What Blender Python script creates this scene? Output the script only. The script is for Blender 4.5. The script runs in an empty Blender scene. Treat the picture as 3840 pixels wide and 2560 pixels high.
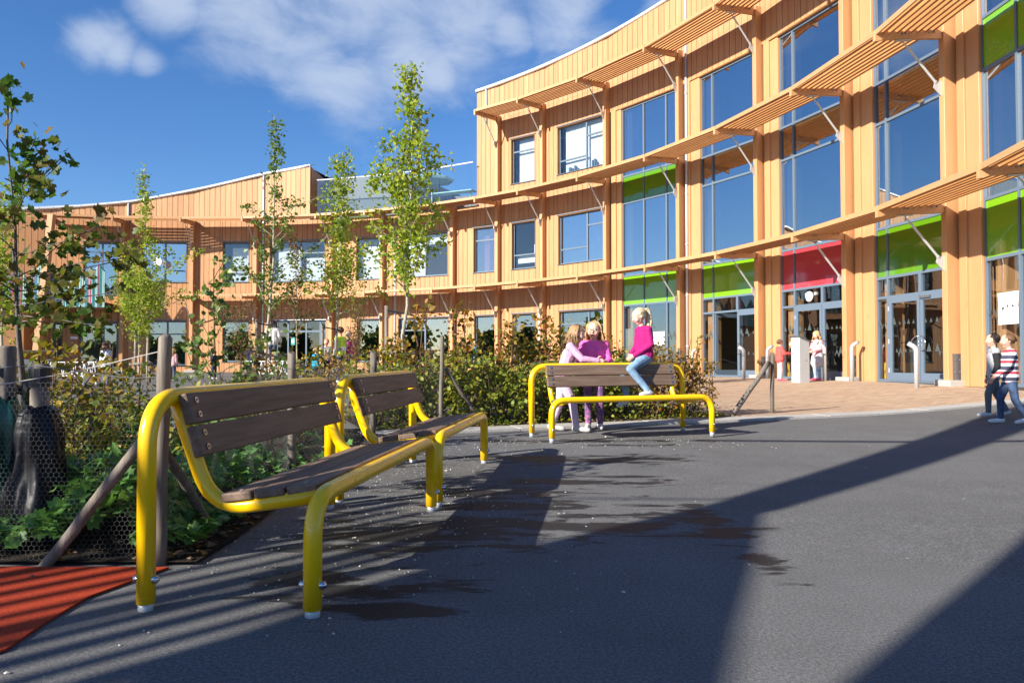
import bpy, bmesh, math, random
import numpy as np
from mathutils import Vector, Matrix, Quaternion, noise as mnoise

random.seed(7); rng = np.random.default_rng(7)
R = math.radians
scene = bpy.context.scene
COL = scene.collection

# ------------------------------------------------------------------ camera, sky, sun, exposure
CAMZ = .945
PITCH = .0275
FPX = 2900.0
cd = bpy.data.cameras.new('camera'); cam = bpy.data.objects.new('camera', cd); COL.objects.link(cam)
cam.location = (0, 0, CAMZ); cam.rotation_euler = (math.pi/2 + PITCH, 0, 0)
cd.sensor_width = 36; cd.lens = FPX/3840*36; cd.clip_start = .05; cd.clip_end = 3000
scene.camera = cam

SUN_AZ = 37.5      # the sun stands behind the camera on the left
SUN_EL = 25.2
sdir = Vector((-math.cos(R(SUN_AZ))*math.cos(R(SUN_EL)), -math.sin(R(SUN_AZ))*math.cos(R(SUN_EL)), math.sin(R(SUN_EL))))
sd = bpy.data.lights.new('sun', 'SUN'); sd.energy = 5.0; sd.angle = R(.53); sd.color = (1, .93, .82)
sun = bpy.data.objects.new('sun', sd); COL.objects.link(sun)
sun.rotation_euler = sdir.to_track_quat('Z', 'Y').to_euler()

def cam_dir(px, py):
    X = (px-1920)/FPX; U = -(py-1280)/FPX
    c, s = math.cos(PITCH), math.sin(PITCH)
    return Vector((X, c-U*s, s+U*c))

world = bpy.data.worlds.new('World'); scene.world = world; world.use_nodes = True
nt = world.node_tree; nt.nodes.clear()
out = nt.nodes.new('ShaderNodeOutputWorld'); bg = nt.nodes.new('ShaderNodeBackground')
sky = nt.nodes.new('ShaderNodeTexSky'); sky.sky_type = 'NISHITA'; sky.sun_disc = False
sky.sun_elevation = R(SUN_EL); sky.sun_rotation = math.atan2(sdir.x, sdir.y)
sky.air_density = 1.0; sky.dust_density = .3; sky.ozone_density = 3.0; sky.altitude = 100
tc = nt.nodes.new('ShaderNodeTexCoord')
def N(kind, **kw):
    n = nt.nodes.new(kind)
    for k, v in kw.items(): setattr(n, k, v)
    return n
# clouds: soft puffs with wispy edges, in the view and around the rest of the sky
blobs = [((950, 30), .14), ((1350, 40), .19), ((1750, 30), .16), ((2110, 40), .10), ((1200, 220), .12), ((1290, 300), .10), ((640, 0), .07),
         ((385, 150), .05), ((440, 190), .045), ((540, 230), .035), ((1640, 265), .05), ((1570, 250), .04), ((2520, 20), .06), ((1500, 140), .13), ((1900, 110), .07)]
cl = [(cam_dir(*p).normalized(), r) for p, r in blobs]
for az, el, r in ((205, 20, .22), (262, 24, .2), (150, 28, .24), (118, 16, .2), (310, 25, .2), (285, 40, .16)):
    cl.append((Vector((math.sin(R(az))*math.cos(R(el)), math.cos(R(az))*math.cos(R(el)), math.sin(R(el)))), r))
n1 = N('ShaderNodeTexNoise'); n1.inputs['Scale'].default_value = 8.5; n1.inputs['Detail'].default_value = 7; n1.inputs['Roughness'].default_value = .58
n1.inputs['Distortion'].default_value = .35
mp = N('ShaderNodeMapping'); mp.inputs['Scale'].default_value = (1, 1, 1.9)
nt.links.new(tc.outputs['Generated'], mp.inputs['Vector']); nt.links.new(mp.outputs['Vector'], n1.inputs['Vector'])
acc = None
for c, r in cl:
    d = N('ShaderNodeVectorMath', operation='DISTANCE'); d.inputs[1].default_value = c
    nt.links.new(tc.outputs['Generated'], d.inputs[0])
    m = N('ShaderNodeMapRange', interpolation_type='SMOOTHSTEP'); m.inputs[1].default_value = 0; m.inputs[2].default_value = r*1.08
    m.inputs[3].default_value = 1; m.inputs[4].default_value = 0
    nt.links.new(d.outputs['Value'], m.inputs[0])
    if acc is None: acc = m.outputs[0]
    else:
        a = N('ShaderNodeMath', operation='MAXIMUM'); nt.links.new(acc, a.inputs[0]); nt.links.new(m.outputs[0], a.inputs[1]); acc = a.outputs[0]
sm = N('ShaderNodeMath', operation='MULTIPLY_ADD'); sm.inputs[1].default_value = .52
nt.links.new(acc, sm.inputs[0]); nt.links.new(n1.outputs['Fac'], sm.inputs[2])
mk = N('ShaderNodeMapRange', interpolation_type='SMOOTHSTEP'); mk.inputs[1].default_value = .58; mk.inputs[2].default_value = 1.14; mk.inputs[3].default_value = 0; mk.inputs[4].default_value = .82
nt.links.new(sm.outputs[0], mk.inputs[0])
mx = N('ShaderNodeMix', data_type='RGBA'); mx.inputs['B'].default_value = (5.4, 6.4, 8.2, 1)
sat = N('ShaderNodeHueSaturation'); sat.inputs['Saturation'].default_value = 1.2; sat.inputs['Value'].default_value = 1.0
nt.links.new(sky.outputs[0], sat.inputs['Color'])
tint = N('ShaderNodeMix', data_type='RGBA', blend_type='MULTIPLY'); tint.inputs['Factor'].default_value = 1; tint.inputs['B'].default_value = (1.22, 1.34, 1.62, 1)
nt.links.new(sat.outputs[0], tint.inputs['A'])
nt.links.new(mk.outputs[0], mx.inputs['Factor']); nt.links.new(tint.outputs['Result'], mx.inputs['A'])
nt.links.new(mx.outputs['Result'], bg.inputs['Color']); bg.inputs['Strength'].default_value = .052
nt.links.new(bg.outputs[0], out.inputs['Surface'])

vs = scene.view_settings
vs.view_transform = 'Standard'; vs.look = 'None'; vs.exposure = 1.02; vs.gamma = 1.0
scene.cycles.max_bounces = 8; scene.cycles.transparent_max_bounces = 16

# ------------------------------------------------------------------ materials
MATS = {}
def mat(name, base=(.5, .5, .5), rough=.6, metal=0., spec=.5):
    m = bpy.data.materials.new(name); m.use_nodes = True
    b = m.node_tree.nodes['Principled BSDF']
    b.inputs['Base Color'].default_value = (*base, 1); b.inputs['Roughness'].default_value = rough
    b.inputs['Metallic'].default_value = metal; b.inputs['Specular IOR Level'].default_value = spec
    MATS[name] = m
    return m, m.node_tree, b
def nd(t, kind, **kw):
    n = t.nodes.new(kind)
    for k, v in kw.items(): setattr(n, k, v)
    return n
def coords(t, scale=(1, 1, 1), kind='Object', rot=(0, 0, 0)):
    a = nd(t, 'ShaderNodeTexCoord'); m = nd(t, 'ShaderNodeMapping'); m.inputs['Scale'].default_value = scale; m.inputs['Rotation'].default_value = rot
    t.links.new(a.outputs[kind], m.inputs['Vector']); return m.outputs['Vector']
def noise_(t, vec, scale, detail=4, rough=.5, dist=0):
    n = nd(t, 'ShaderNodeTexNoise'); n.inputs['Scale'].default_value = scale; n.inputs['Detail'].default_value = detail
    n.inputs['Roughness'].default_value = rough; n.inputs['Distortion'].default_value = dist
    t.links.new(vec, n.inputs['Vector']); return n.outputs['Fac']
def ramp(t, fac, stops):
    r = nd(t, 'ShaderNodeValToRGB'); e = r.color_ramp.elements
    while len(e) < len(stops): e.new(.5)
    for k, (p, c) in enumerate(stops): e[k].position = p; e[k].color = (*c, 1)
    t.links.new(fac, r.inputs[0]); return r.outputs[0]
def mixc(t, fac, a, b, mode='MIX'):
    m = nd(t, 'ShaderNodeMix', data_type='RGBA', blend_type=mode)
    for s, v in (('Factor', fac), ('A', a), ('B', b)):
        if isinstance(v, (int, float)): m.inputs[s].default_value = v
        elif isinstance(v, tuple): m.inputs[s].default_value = (*v, 1)
        else: t.links.new(v, m.inputs[s])
    return m.outputs['Result']
def math_(t, op, a, b=None):
    m = nd(t, 'ShaderNodeMath', operation=op)
    for k, v in enumerate((a, b)):
        if v is None: continue
        if isinstance(v, (int, float)): m.inputs[k].default_value = v
        else: t.links.new(v, m.inputs[k])
    return m.outputs[0]
def bump(t, b, h, strength, dist=.02):
    n = nd(t, 'ShaderNodeBump'); n.inputs['Strength'].default_value = strength; n.inputs['Distance'].default_value = dist
    t.links.new(h, n.inputs['Height']); t.links.new(n.outputs[0], b.inputs['Normal'])
def rnd(t):
    o = nd(t, 'ShaderNodeObjectInfo'); g = nd(t, 'ShaderNodeNewGeometry')
    s = math_(t, 'ADD', o.outputs['Random'], g.outputs['Random Per Island'])
    return math_(t, 'FRACT', s)

def wood(name, c0, c1, rough=.6, grain=(14, 14, .8), var=.16, bumpk=.25, spec=.35):
    m, t, b = mat(name, c0, rough, 0, spec)
    r = rnd(t)
    off = nd(t, 'ShaderNodeCombineXYZ'); t.links.new(math_(t, 'MULTIPLY', r, 31.7), off.inputs[2]); t.links.new(math_(t, 'MULTIPLY', r, 17.1), off.inputs[0])
    v = nd(t, 'ShaderNodeVectorMath', operation='ADD'); t.links.new(coords(t, grain), v.inputs[0]); t.links.new(off.outputs[0], v.inputs[1])
    g = noise_(t, v.outputs[0], 1.0, 6, .62, .4)
    c = ramp(t, g, [(.3, c0), (.72, c1)])
    knot = noise_(t, coords(t, (3, 3, 1.6)), 1.4, 2)
    c = mixc(t, math_(t, 'MULTIPLY', math_(t, 'GREATER_THAN', knot, .73), .35), c, tuple(x*.55 for x in c0))
    hv = nd(t, 'ShaderNodeHueSaturation'); t.links.new(c, hv.inputs['Color'])
    vv = nd(t, 'ShaderNodeMapRange'); t.links.new(r, vv.inputs[0]); vv.inputs[3].default_value = 1-var; vv.inputs[4].default_value = 1+var
    t.links.new(vv.outputs[0], hv.inputs['Value']); t.links.new(hv.outputs[0], b.inputs['Base Color'])
    bump(t, b, g, bumpk, .004)
    return m
wood('board', (.45, .212, .092), (.54, .288, .135), .62, var=.075)
wood('beam', (.495, .256, .112), (.545, .296, .136), .45, (6, 6, .9), .05, .1, .5)
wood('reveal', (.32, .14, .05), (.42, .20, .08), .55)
wood('slat', (.43, .195, .062), (.53, .27, .10), .6, (2, 2, 14), .1)
wood('bench_wood', (.115, .072, .048), (.225, .155, .112), .62, (2.2, 40, 40), .12, .5)
wood('round_pole', (.095, .078, .062), (.26, .22, .18), .8, (30, 30, 2.5), .2, .8)
wood('parapet_board', (.50, .265, .125), (.59, .345, .18), .62, var=.08)
mat('joint', (.10, .045, .018), .9)
mat('frame', (.115, .16, .215), .42, 0, .5)
mat('frame_dark', (.055, .065, .08), .45)
def galv(name, base=(.52, .55, .58), rough=.4, metal=.75):
    m, t, b = mat(name, base, rough, metal)
    n = noise_(t, coords(t), 40, 2); c = ramp(t, n, [(.3, tuple(x*.86 for x in base)), (.65, base)]); t.links.new(c, b.inputs['Base Color'])
    t.links.new(ramp(t, n, [(.3, (rough*.8,)*3), (.7, (rough*1.3,)*3)]), b.inputs['Roughness'])
galv('galvanised', (.55, .57, .58), .45, .35); galv('steel', (.62, .63, .64), .2, 1.0); galv('dark_steel', (.20, .21, .23), .45, .6)
galv('zinc', (.62, .64, .66), .45, .35)
mat('white_metal', (.80, .81, .82), .35); mat('cladding_grey', (.13, .135, .14), .6)
mat('concrete_light', (.36, .35, .33), .85)
def paint(name, base, rough=.22, dirt=.10):
    m, t, b = mat(name, base, rough, 0, .5)
    n = noise_(t, coords(t), 9, 5, .6); d = ramp(t, n, [(.52, (0, 0, 0)), (.75, (dirt,)*3)])
    t.links.new(mixc(t, d, base, tuple(x*.45+.02 for x in base)), b.inputs['Base Color'])
    t.links.new(ramp(t, n, [(.3, (rough,)*3), (.8, (rough+.22,)*3)]), b.inputs['Roughness'])
    b.inputs['Coat Weight'].default_value = .25; b.inputs['Coat Roughness'].default_value = .12
paint('yellow_paint', (.98, .57, .002), .16, .006)
paint('yellow_plain', (.80, .48, .01), .5)
def glass(name, tint, refl, wav=.0022, scale=.7):
    m = bpy.data.materials.new(name); m.use_nodes = True; t = m.node_tree; t.nodes.clear(); MATS[name] = m
    o = nd(t, 'ShaderNodeOutputMaterial'); gl = nd(t, 'ShaderNodeBsdfGlossy'); gl.inputs['Roughness'].default_value = .0; gl.inputs['Color'].default_value = (.93, .97, 1, 1)
    tr = nd(t, 'ShaderNodeBsdfTransparent'); tr.inputs['Color'].default_value = (*tint, 1)
    ge = nd(t, 'ShaderNodeNewGeometry'); dp = nd(t, 'ShaderNodeVectorMath', operation='DOT_PRODUCT')
    t.links.new(ge.outputs['Normal'], dp.inputs[0]); t.links.new(ge.outputs['Incoming'], dp.inputs[1])
    schl = math_(t, 'POWER', math_(t, 'SUBTRACT', 1.0, math_(t, 'ABSOLUTE', dp.outputs['Value'])), 5.0)
    n = noise_(t, coords(t), scale, 2); bp = nd(t, 'ShaderNodeBump'); bp.inputs['Strength'].default_value = 1; bp.inputs['Distance'].default_value = wav
    t.links.new(n, bp.inputs['Height']); t.links.new(bp.outputs[0], gl.inputs['Normal'])
    mr = nd(t, 'ShaderNodeMapRange'); mr.inputs[3].default_value = refl; mr.inputs[4].default_value = 1
    t.links.new(schl, mr.inputs[0])
    ms = nd(t, 'ShaderNodeMixShader'); t.links.new(mr.outputs[0], ms.inputs[0]); t.links.new(tr.outputs[0], ms.inputs[1]); t.links.new(gl.outputs[0], ms.inputs[2])
    t.links.new(ms.outputs[0], o.inputs['Surface'])
glass('glass_coated', (.62, .68, .72), .44)
glass('glass_window', (.80, .85, .88), .24)
glass('glass_door', (.86, .89, .90), .085)
glass('glass_balustrade', (.84, .90, .91), .07, .0006)
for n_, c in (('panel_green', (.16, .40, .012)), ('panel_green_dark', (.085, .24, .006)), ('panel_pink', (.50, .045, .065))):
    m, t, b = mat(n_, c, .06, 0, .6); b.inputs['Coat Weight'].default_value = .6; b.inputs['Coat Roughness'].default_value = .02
mat('interior_wall', (.2, .185, .165), .9); mat('interior_dark', (.05, .052, .055), .9); mat('interior_ceiling', (.2, .2, .19), .9)
mat('interior_floor', (.05, .045, .04), .7)
m, t, b = mat('blind', (.82, .84, .84), .85); t.links.new(ramp(t, noise_(t, coords(t, (6, 6, .2)), 2, 2), [(.3, (.70, .73, .74)), (.7, (.86, .88, .88))]), b.inputs['Base Color'])
mat('curtain_pink', (.62, .22, .42), .9); mat('paper', (.86, .88, .88), .8); mat('sticker', (.06, .075, .075), .5)
mat('turquoise', (.03, .30, .30), .6); mat('black_plastic', (.012, .013, .015), .45); mat('clock_face', (.8, .8, .76), .4)
mat('lamp_white', (.85, .85, .85), .5)
def plain(n, c, r=.85): mat(n, c, r, 0, .3)
# ground
def asphalt(name, base, brown=False):
    m, t, b = mat(name, base, .9, 0, .08)
    v = coords(t)
    fine = noise_(t, v, 190, 3, .7); mid = noise_(t, v, 2.1, 5, .6); big = noise_(t, v, .35, 3)
    grit = noise_(t, v, 75, 2, .6); fine = math_(t, 'ADD', math_(t, 'MULTIPLY', fine, .6), math_(t, 'MULTIPLY', grit, .4))
    c = ramp(t, fine, [(.34, tuple(x*.35 for x in base)), (.5, base), (.66, tuple(x*2.1 for x in base))])
    c = mixc(t, ramp(t, mid, [(.35, (.0,)*3), (.75, (.45,)*3)]), c, tuple(x*.62 for x in base))
    c = mixc(t, ramp(t, big, [(.4, (0,)*3), (.7, (.35,)*3)]), c, tuple(x*1.35 for x in base))
    # pale specks of aggregate
    vo = nd(t, 'ShaderNodeTexVoronoi'); vo.inputs['Scale'].default_value = 60; t.links.new(v, vo.inputs['Vector'])
    sp = math_(t, 'LESS_THAN', vo.outputs['Distance'], .10)
    sel = math_(t, 'MULTIPLY', sp, math_(t, 'GREATER_THAN', nd(t, 'ShaderNodeSeparateColor').outputs[0], 2))
    return m, t, b, v, fine, c
m, t, b, v, fine, c = asphalt('asphalt', (.140, .139, .137))
# damp patches left by rain around the benches: they have their own outline
geo = nd(t, 'ShaderNodeNewGeometry')
pm = None
for (cx, cy, sx, sy) in ((.35, 7.3, 1.5, .35), (.1, 5.05, .9, .22), (.75, 4.75, .7, .12), (1.15, 4.5, .18, .6), (-.55, 4.3, .7, .5), (-.2, 5.6, .9, .35), (.2, 4.45, 1.0, .3), (-.85, 3.35, .35, .3), (.5, 6.0, .8, .2), (-.45, 3.1, .3, .3), (1.35, 8.3, .7, .12), (.9, 6.3, .5, .1), (1.2, 3.7, .1, .35), (-1.2, 7.2, .5, .6), (.6, 8.7, 1.6, .18)):
    s = nd(t, 'ShaderNodeVectorMath', operation='SUBTRACT'); s.inputs[1].default_value = (cx, cy, 0); t.links.new(geo.outputs['Position'], s.inputs[0])
    q = nd(t, 'ShaderNodeVectorMath', operation='DIVIDE'); q.inputs[1].default_value = (sx, sy, 50); t.links.new(s.outputs[0], q.inputs[0])
    l = nd(t, 'ShaderNodeVectorMath', operation='LENGTH'); t.links.new(q.outputs[0], l.inputs[0])
    k = math_(t, 'SUBTRACT', 1.0, l.outputs['Value']); pm = k if pm is None else math_(t, 'MAXIMUM', pm, k)
wn = noise_(t, coords(t, (.8, 2.4, 1)), 2.6, 7, .66, .5)
wet = nd(t, 'ShaderNodeMapRange', interpolation_type='SMOOTHSTEP'); wet.inputs[1].default_value = .37; wet.inputs[2].default_value = .50
t.links.new(math_(t, 'ADD', math_(t, 'MULTIPLY', math_(t, 'MAXIMUM', pm, -1.2), .27), math_(t, 'MULTIPLY', math_(t, 'SUBTRACT', wn, .27), 1.5)), wet.inputs[0])
c2 = mixc(t, math_(t, 'MULTIPLY', wet.outputs[0], .86), c, (.010, .0105, .012))
t.links.new(c2, b.inputs['Base Color'])
rr = nd(t, 'ShaderNodeMapRange'); t.links.new(wet.outputs[0], rr.inputs[0]); rr.inputs[3].default_value = .92; rr.inputs[4].default_value = .55
t.links.new(rr.outputs[0], b.inputs['Roughness']); bump(t, b, fine, .55, .006)
m, t, b = mat('rubber', (.42, .045, .012), .9, 0, .25)
v = coords(t); f_ = noise_(t, v, 150, 3, .7); t.links.new(ramp(t, f_, [(.3, (.20, .018, .006)), (.5, (.40, .042, .012)), (.7, (.52, .075, .02))]), b.inputs['Base Color']); bump(t, b, f_, .8, .006)
m, t, b = mat('soil', (.03, .022, .016), .95, 0, .2)
v = coords(t); f_ = noise_(t, v, 24, 8, .7); t.links.new(ramp(t, f_, [(.35, (.012, .009, .007)), (.55, (.045, .032, .022)), (.72, (.11, .085, .06))]), b.inputs['Base Color']); bump(t, b, f_, 1, .05)
m, t, b = mat('brick_paving', (.4, .27, .17), .85, 0, .3)
br = nd(t, 'ShaderNodeTexBrick'); br.inputs['Scale'].default_value = 1; br.inputs['Brick Width'].default_value = .22; br.inputs['Row Height'].default_value = .07
br.inputs['Mortar Size'].default_value = .005; br.inputs['Color1'].default_value = (.56, .37, .23, 1); br.inputs['Color2'].default_value = (.32, .19, .12, 1); br.inputs['Mortar'].default_value = (.2, .17, .14, 1)
br.inputs['Bias'].default_value = -.15
t.links.new(coords(t, rot=(0, 0, R(-24))), br.inputs['Vector'])
n_ = noise_(t, coords(t, (.35, 2.2, 1), rot=(0, 0, R(-22))), 2.2, 6, .65); n2 = noise_(t, coords(t), 60, 3)
cc = mixc(t, ramp(t, n_, [(.35, (0,)*3), (.7, (.6,)*3)]), br.outputs['Color'], (.52, .41, .30)); cc = mixc(t, ramp(t, n2, [(.3, (.25,)*3), (.6, (0,)*3)]), cc, (.16, .11, .08))
t.links.new(cc, b.inputs['Base Color']); bump(t, b, br.outputs['Fac'], -.5, .004)
m, t, b = mat('kerb', (.45, .43, .40), .88, 0, .3)
f_ = noise_(t, coords(t), 40, 6, .65); t.links.new(ramp(t, f_, [(.3, (.30, .29, .27)), (.7, (.52, .50, .46))]), b.inputs['Base Color']); bump(t, b, f_, .4, .004)
mat('stone', (.50, .47, .42), .9); mat('mulch', (.13, .085, .055), .95); mat('dry_leaf', (.28, .14, .05), .9); mat('wire', (.15, .155, .16), .6, .2)
mat('rope', (.42, .41, .38), .9); mat('strap', (.018, .02, .022), .55)
def leaf(name, c0, c1, c2=None, trans=.35, rough=.5):
    m = bpy.data.materials.new(name); m.use_nodes = True; t = m.node_tree; t.nodes.clear(); MATS[name] = m
    o = nd(t, 'ShaderNodeOutputMaterial'); p = nd(t, 'ShaderNodeBsdfPrincipled'); p.inputs['Roughness'].default_value = rough; p.inputs['Specular IOR Level'].default_value = .35
    g = nd(t, 'ShaderNodeNewGeometry')
    st = [(0, c0), (.55, c1)] + ([(1, c2)] if c2 else [])
    c = ramp(t, g.outputs['Random Per Island'], st)
    w = noise_(t, coords(t), 1.6, 2); c = mixc(t, ramp(t, w, [(.35, (0,)*3), (.7, (.45,)*3)]), c, c2 or c1)
    t.links.new(c, p.inputs['Base Color']); tl = nd(t, 'ShaderNodeBsdfTranslucent')
    t.links.new(mixc(t, 1.0, c, (1.0, 1.0, .55), 'MULTIPLY'), tl.inputs['Color'])
    ms = nd(t, 'ShaderNodeMixShader'); ms.inputs[0].default_value = trans
    t.links.new(p.outputs[0], ms.inputs[1]); t.links.new(tl.outputs[0], ms.inputs[2]); t.links.new(ms.outputs[0], o.inputs['Surface'])
leaf('leaf_ginkgo', (.11, .22, .022), (.25, .37, .035), (.46, .48, .045), .45)
leaf('leaf_ginkgo_dark', (.05, .115, .02), (.11, .20, .03), (.20, .26, .04), .4)
leaf('leaf_maple', (.035, .10, .018), (.08, .17, .03), (.18, .12, .03), .45)
leaf('leaf_beech', (.08, .13, .02), (.22, .21, .025), (.44, .25, .03), .42)
leaf('leaf_beech_brown', (.17, .18, .03), (.28, .16, .025), (.42, .19, .03), .4)
leaf('leaf_beech_green', (.07, .16, .02), (.19, .27, .03), (.40, .34, .035), .42)
leaf('leaf_apple', (.07, .14, .03), (.14, .22, .055), (.22, .27, .09), .38, .4)
leaf('leaf_cover', (.05, .17, .03), (.11, .28, .055), (.20, .36, .10), .42, .42)
leaf('leaf_red', (.07, .14, .03), (.16, .18, .04), (.36, .10, .04), .38)
leaf('leaf_dry', (.13, .08, .03), (.24, .14, .05), (.20, .17, .05), .35)
m, t, b = mat('bark', (.3, .26, .2), .9); f_ = noise_(t, coords(t, (1, 1, .35)), 26, 6, .7)
t.links.new(ramp(t, f_, [(.3, (.13, .11, .08)), (.5, (.36, .32, .25)), (.72, (.46, .40, .22))]), b.inputs['Base Color']); bump(t, b, f_, .6, .01)
m, t, b = mat('bark_dark', (.1, .08, .07), .9); f_ = noise_(t, coords(t, (1, 1, .35)), 40, 5, .7)
t.links.new(ramp(t, f_, [(.3, (.055, .045, .04)), (.7, (.17, .15, .13))]), b.inputs['Base Color']); bump(t, b, f_, .6, .006)
mat('twig', (.09, .05, .035), .9)
m, t, b = mat('bag_green', (.008, .085, .045), .3, 0, .6); bump(t, b, noise_(t, coords(t), 7, 2, .5, 1), .35, .03)
m, t, b = mat('bag_black', (.005, .006, .008), .42, 0, .22); bump(t, b, noise_(t, coords(t), 6, 2, .5, 1), .4, .03)

# ------------------------------------------------------------------ mesh helpers
class MB:
    def __init__(s): s.v = []; s.f = []; s.m = []
    def add(s, vs_, fs, mi=0):
        o = len(s.v); s.v += [tuple(x) for x in vs_]; s.f += [tuple(i+o for i in f) for f in fs]; s.m += [mi]*len(fs); return s
    def hexa(s, p, mi=0):   # 8 corners: bottom ring 0-3, top ring 4-7
        return s.add(p, [(3, 2, 1, 0), (4, 5, 6, 7), (0, 1, 5, 4), (1, 2, 6, 5), (2, 3, 7, 6), (3, 0, 4, 7)], mi)
    def box(s, x0, y0, z0, x1, y1, z1, mi=0):
        return s.hexa([(x0, y0, z0), (x1, y0, z0), (x1, y1, z0), (x0, y1, z0), (x0, y0, z1), (x1, y0, z1), (x1, y1, z1), (x0, y1, z1)], mi)
    def prism(s, poly, z0, z1, mi=0):
        n = len(poly); a = sum(poly[i][0]*poly[(i+1) % n][1]-poly[(i+1) % n][0]*poly[i][1] for i in range(n))
        if a < 0: poly = poly[::-1]
        vs_ = [(x, y, z0) for x, y in poly]+[(x, y, z1) for x, y in poly]
        return s.add(vs_, [tuple(range(n))[::-1], tuple(range(n, 2*n))]+[(i, (i+1) % n, n+(i+1) % n, n+i) for i in range(n)], mi)
    def tube(s, path, rad, seg=10, mi=0, caps=True):
        path = [Vector(p) for p in path]; n = len(path)
        if not hasattr(rad, '__len__'): rad = [rad]*n
        t0 = (path[1]-path[0]).normalized(); up = Vector((0, 0, 1)) if abs(t0.z) < .9 else Vector((1, 0, 0))
        nn = t0.cross(up).normalized(); vs_ = []; pt = t0
        for i, p in enumerate(path):
            t = (path[min(i+1, n-1)]-path[max(i-1, 0)])
            if t.length < 1e-9: t = pt
            t = t.normalized(); q = pt.rotation_difference(t); nn = (q @ nn); nn = (nn-t*nn.dot(t)).normalized(); bb = t.cross(nn); pt = t
            for k in range(seg):
                a = 2*math.pi*k/seg; vs_.append(p+(nn*math.cos(a)+bb*math.sin(a))*rad[i])
        fs = []
        for i in range(n-1):
            for k in range(seg):
                a, b_ = i*seg+k, i*seg+(k+1) % seg; fs.append((a, b_, b_+seg, a+seg))
        if caps: fs += [tuple(range(seg))[::-1], tuple(range((n-1)*seg, n*seg))]
        return s.add(vs_, fs, mi)
    def sphere(s, c, r, mi=0, nu=10, nv=7):
        if not hasattr(r, '__len__'): r = (r, r, r)
        vs_ = [(c[0], c[1], c[2]-r[2])]
        for j in range(1, nv):
            a = -math.pi/2+math.pi*j/nv
            for i in range(nu): b_ = 2*math.pi*i/nu; vs_.append((c[0]+r[0]*math.cos(a)*math.cos(b_), c[1]+r[1]*math.cos(a)*math.sin(b_), c[2]+r[2]*math.sin(a)))
        vs_.append((c[0], c[1], c[2]+r[2])); L = len(vs_)-1
        fs = [(0, 1+(i+1) % nu, 1+i) for i in range(nu)]
        for j in range(nv-2):
            for i in range(nu): a = 1+j*nu+i; b_ = 1+j*nu+(i+1) % nu; fs.append((a, b_, b_+nu, a+nu))
        fs += [(L, 1+(nv-2)*nu+i, 1+(nv-2)*nu+(i+1) % nu) for i in range(nu)]
        return s.add(vs_, fs, mi)
    def mesh(s, name, mats, smooth=False):
        me = bpy.data.meshes.new(name); me.from_pydata(s.v, [], s.f)
        for m_ in (mats if isinstance(mats, (list, tuple)) else [mats]): me.materials.append(MATS[m_])
        if len(s.m) and max(s.m) > 0: me.polygons.foreach_set('material_index', s.m)
        if smooth: me.polygons.foreach_set('use_smooth', [True]*len(me.polygons))
        me.update(); return me
    def build(s, name, mats, parent=None, smooth=False, kind=None):
        return link(name, s.mesh(name, mats, smooth), parent, kind)
def link(name, me, parent=None, kind=None):
    o = bpy.data.objects.new(name, me); COL.objects.link(o)
    if parent is not None:
        o.parent = parent; o.matrix_parent_inverse = Matrix.Identity(4) if parent.get('local') else inv_world(parent)
    if kind: o['kind'] = kind
    return o
WORLD = {}
def inv_world(p):
    m_ = Matrix.Identity(4); q = p
    while q is not None:
        m_ = (Matrix.LocRotScale(q.location, q.rotation_euler, q.scale)) @ m_ if q.parent is None else q.matrix_parent_inverse @ Matrix.LocRotScale(q.location, q.rotation_euler, q.scale) @ m_
        q = q.parent
    return m_.inverted()
def tag(o, label, cat, group=None):
    o['label'] = label; o['category'] = cat
    if group: o['group'] = group
    return o
def empty(name, loc=(0, 0, 0), rz=0, label=None, cat=None, group=None, local=False):
    o = bpy.data.objects.new(name, None); COL.objects.link(o); o.location = loc; o.rotation_euler = (0, 0, rz); o.empty_display_size = .2
    if local: o['local'] = 1
    if label: tag(o, label, cat, group)
    return o
def copy_tree(o, parent=None):
    c = o.copy(); COL.objects.link(c)
    if parent is not None: c.parent = parent; c.matrix_parent_inverse = o.matrix_parent_inverse.copy()
    for ch in o.children: copy_tree(ch, c)
    return c
def fillet(pts, r, n=7):
    pts = [Vector(p) for p in pts]; rs = r if hasattr(r, '__len__') else [r]*(len(pts)-2); o = [pts[0]]
    for i in range(1, len(pts)-1):
        a, b_, c = pts[i-1], pts[i], pts[i+1]; d0 = (a-b_).normalized(); d1 = (c-b_).normalized()
        ang = d0.angle(d1); l = min(rs[i-1]/math.tan(ang/2), (a-b_).length*.49, (c-b_).length*.98); p0 = b_+d0*l; p1 = b_+d1*l
        for k in range(n+1):
            u = k/n; o.append(p0*(1-u)**2+b_*2*u*(1-u)+p1*u*u)
    o.append(pts[-1]); return o
def bevel_mesh(me, w=.004, seg=1):
    bm = bmesh.new(); bm.from_mesh(me); bmesh.ops.bevel(bm, geom=bm.edges[:], offset=w, segments=seg, affect='EDGES', profile=.5); bm.to_mesh(me); bm.free(); return me

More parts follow.
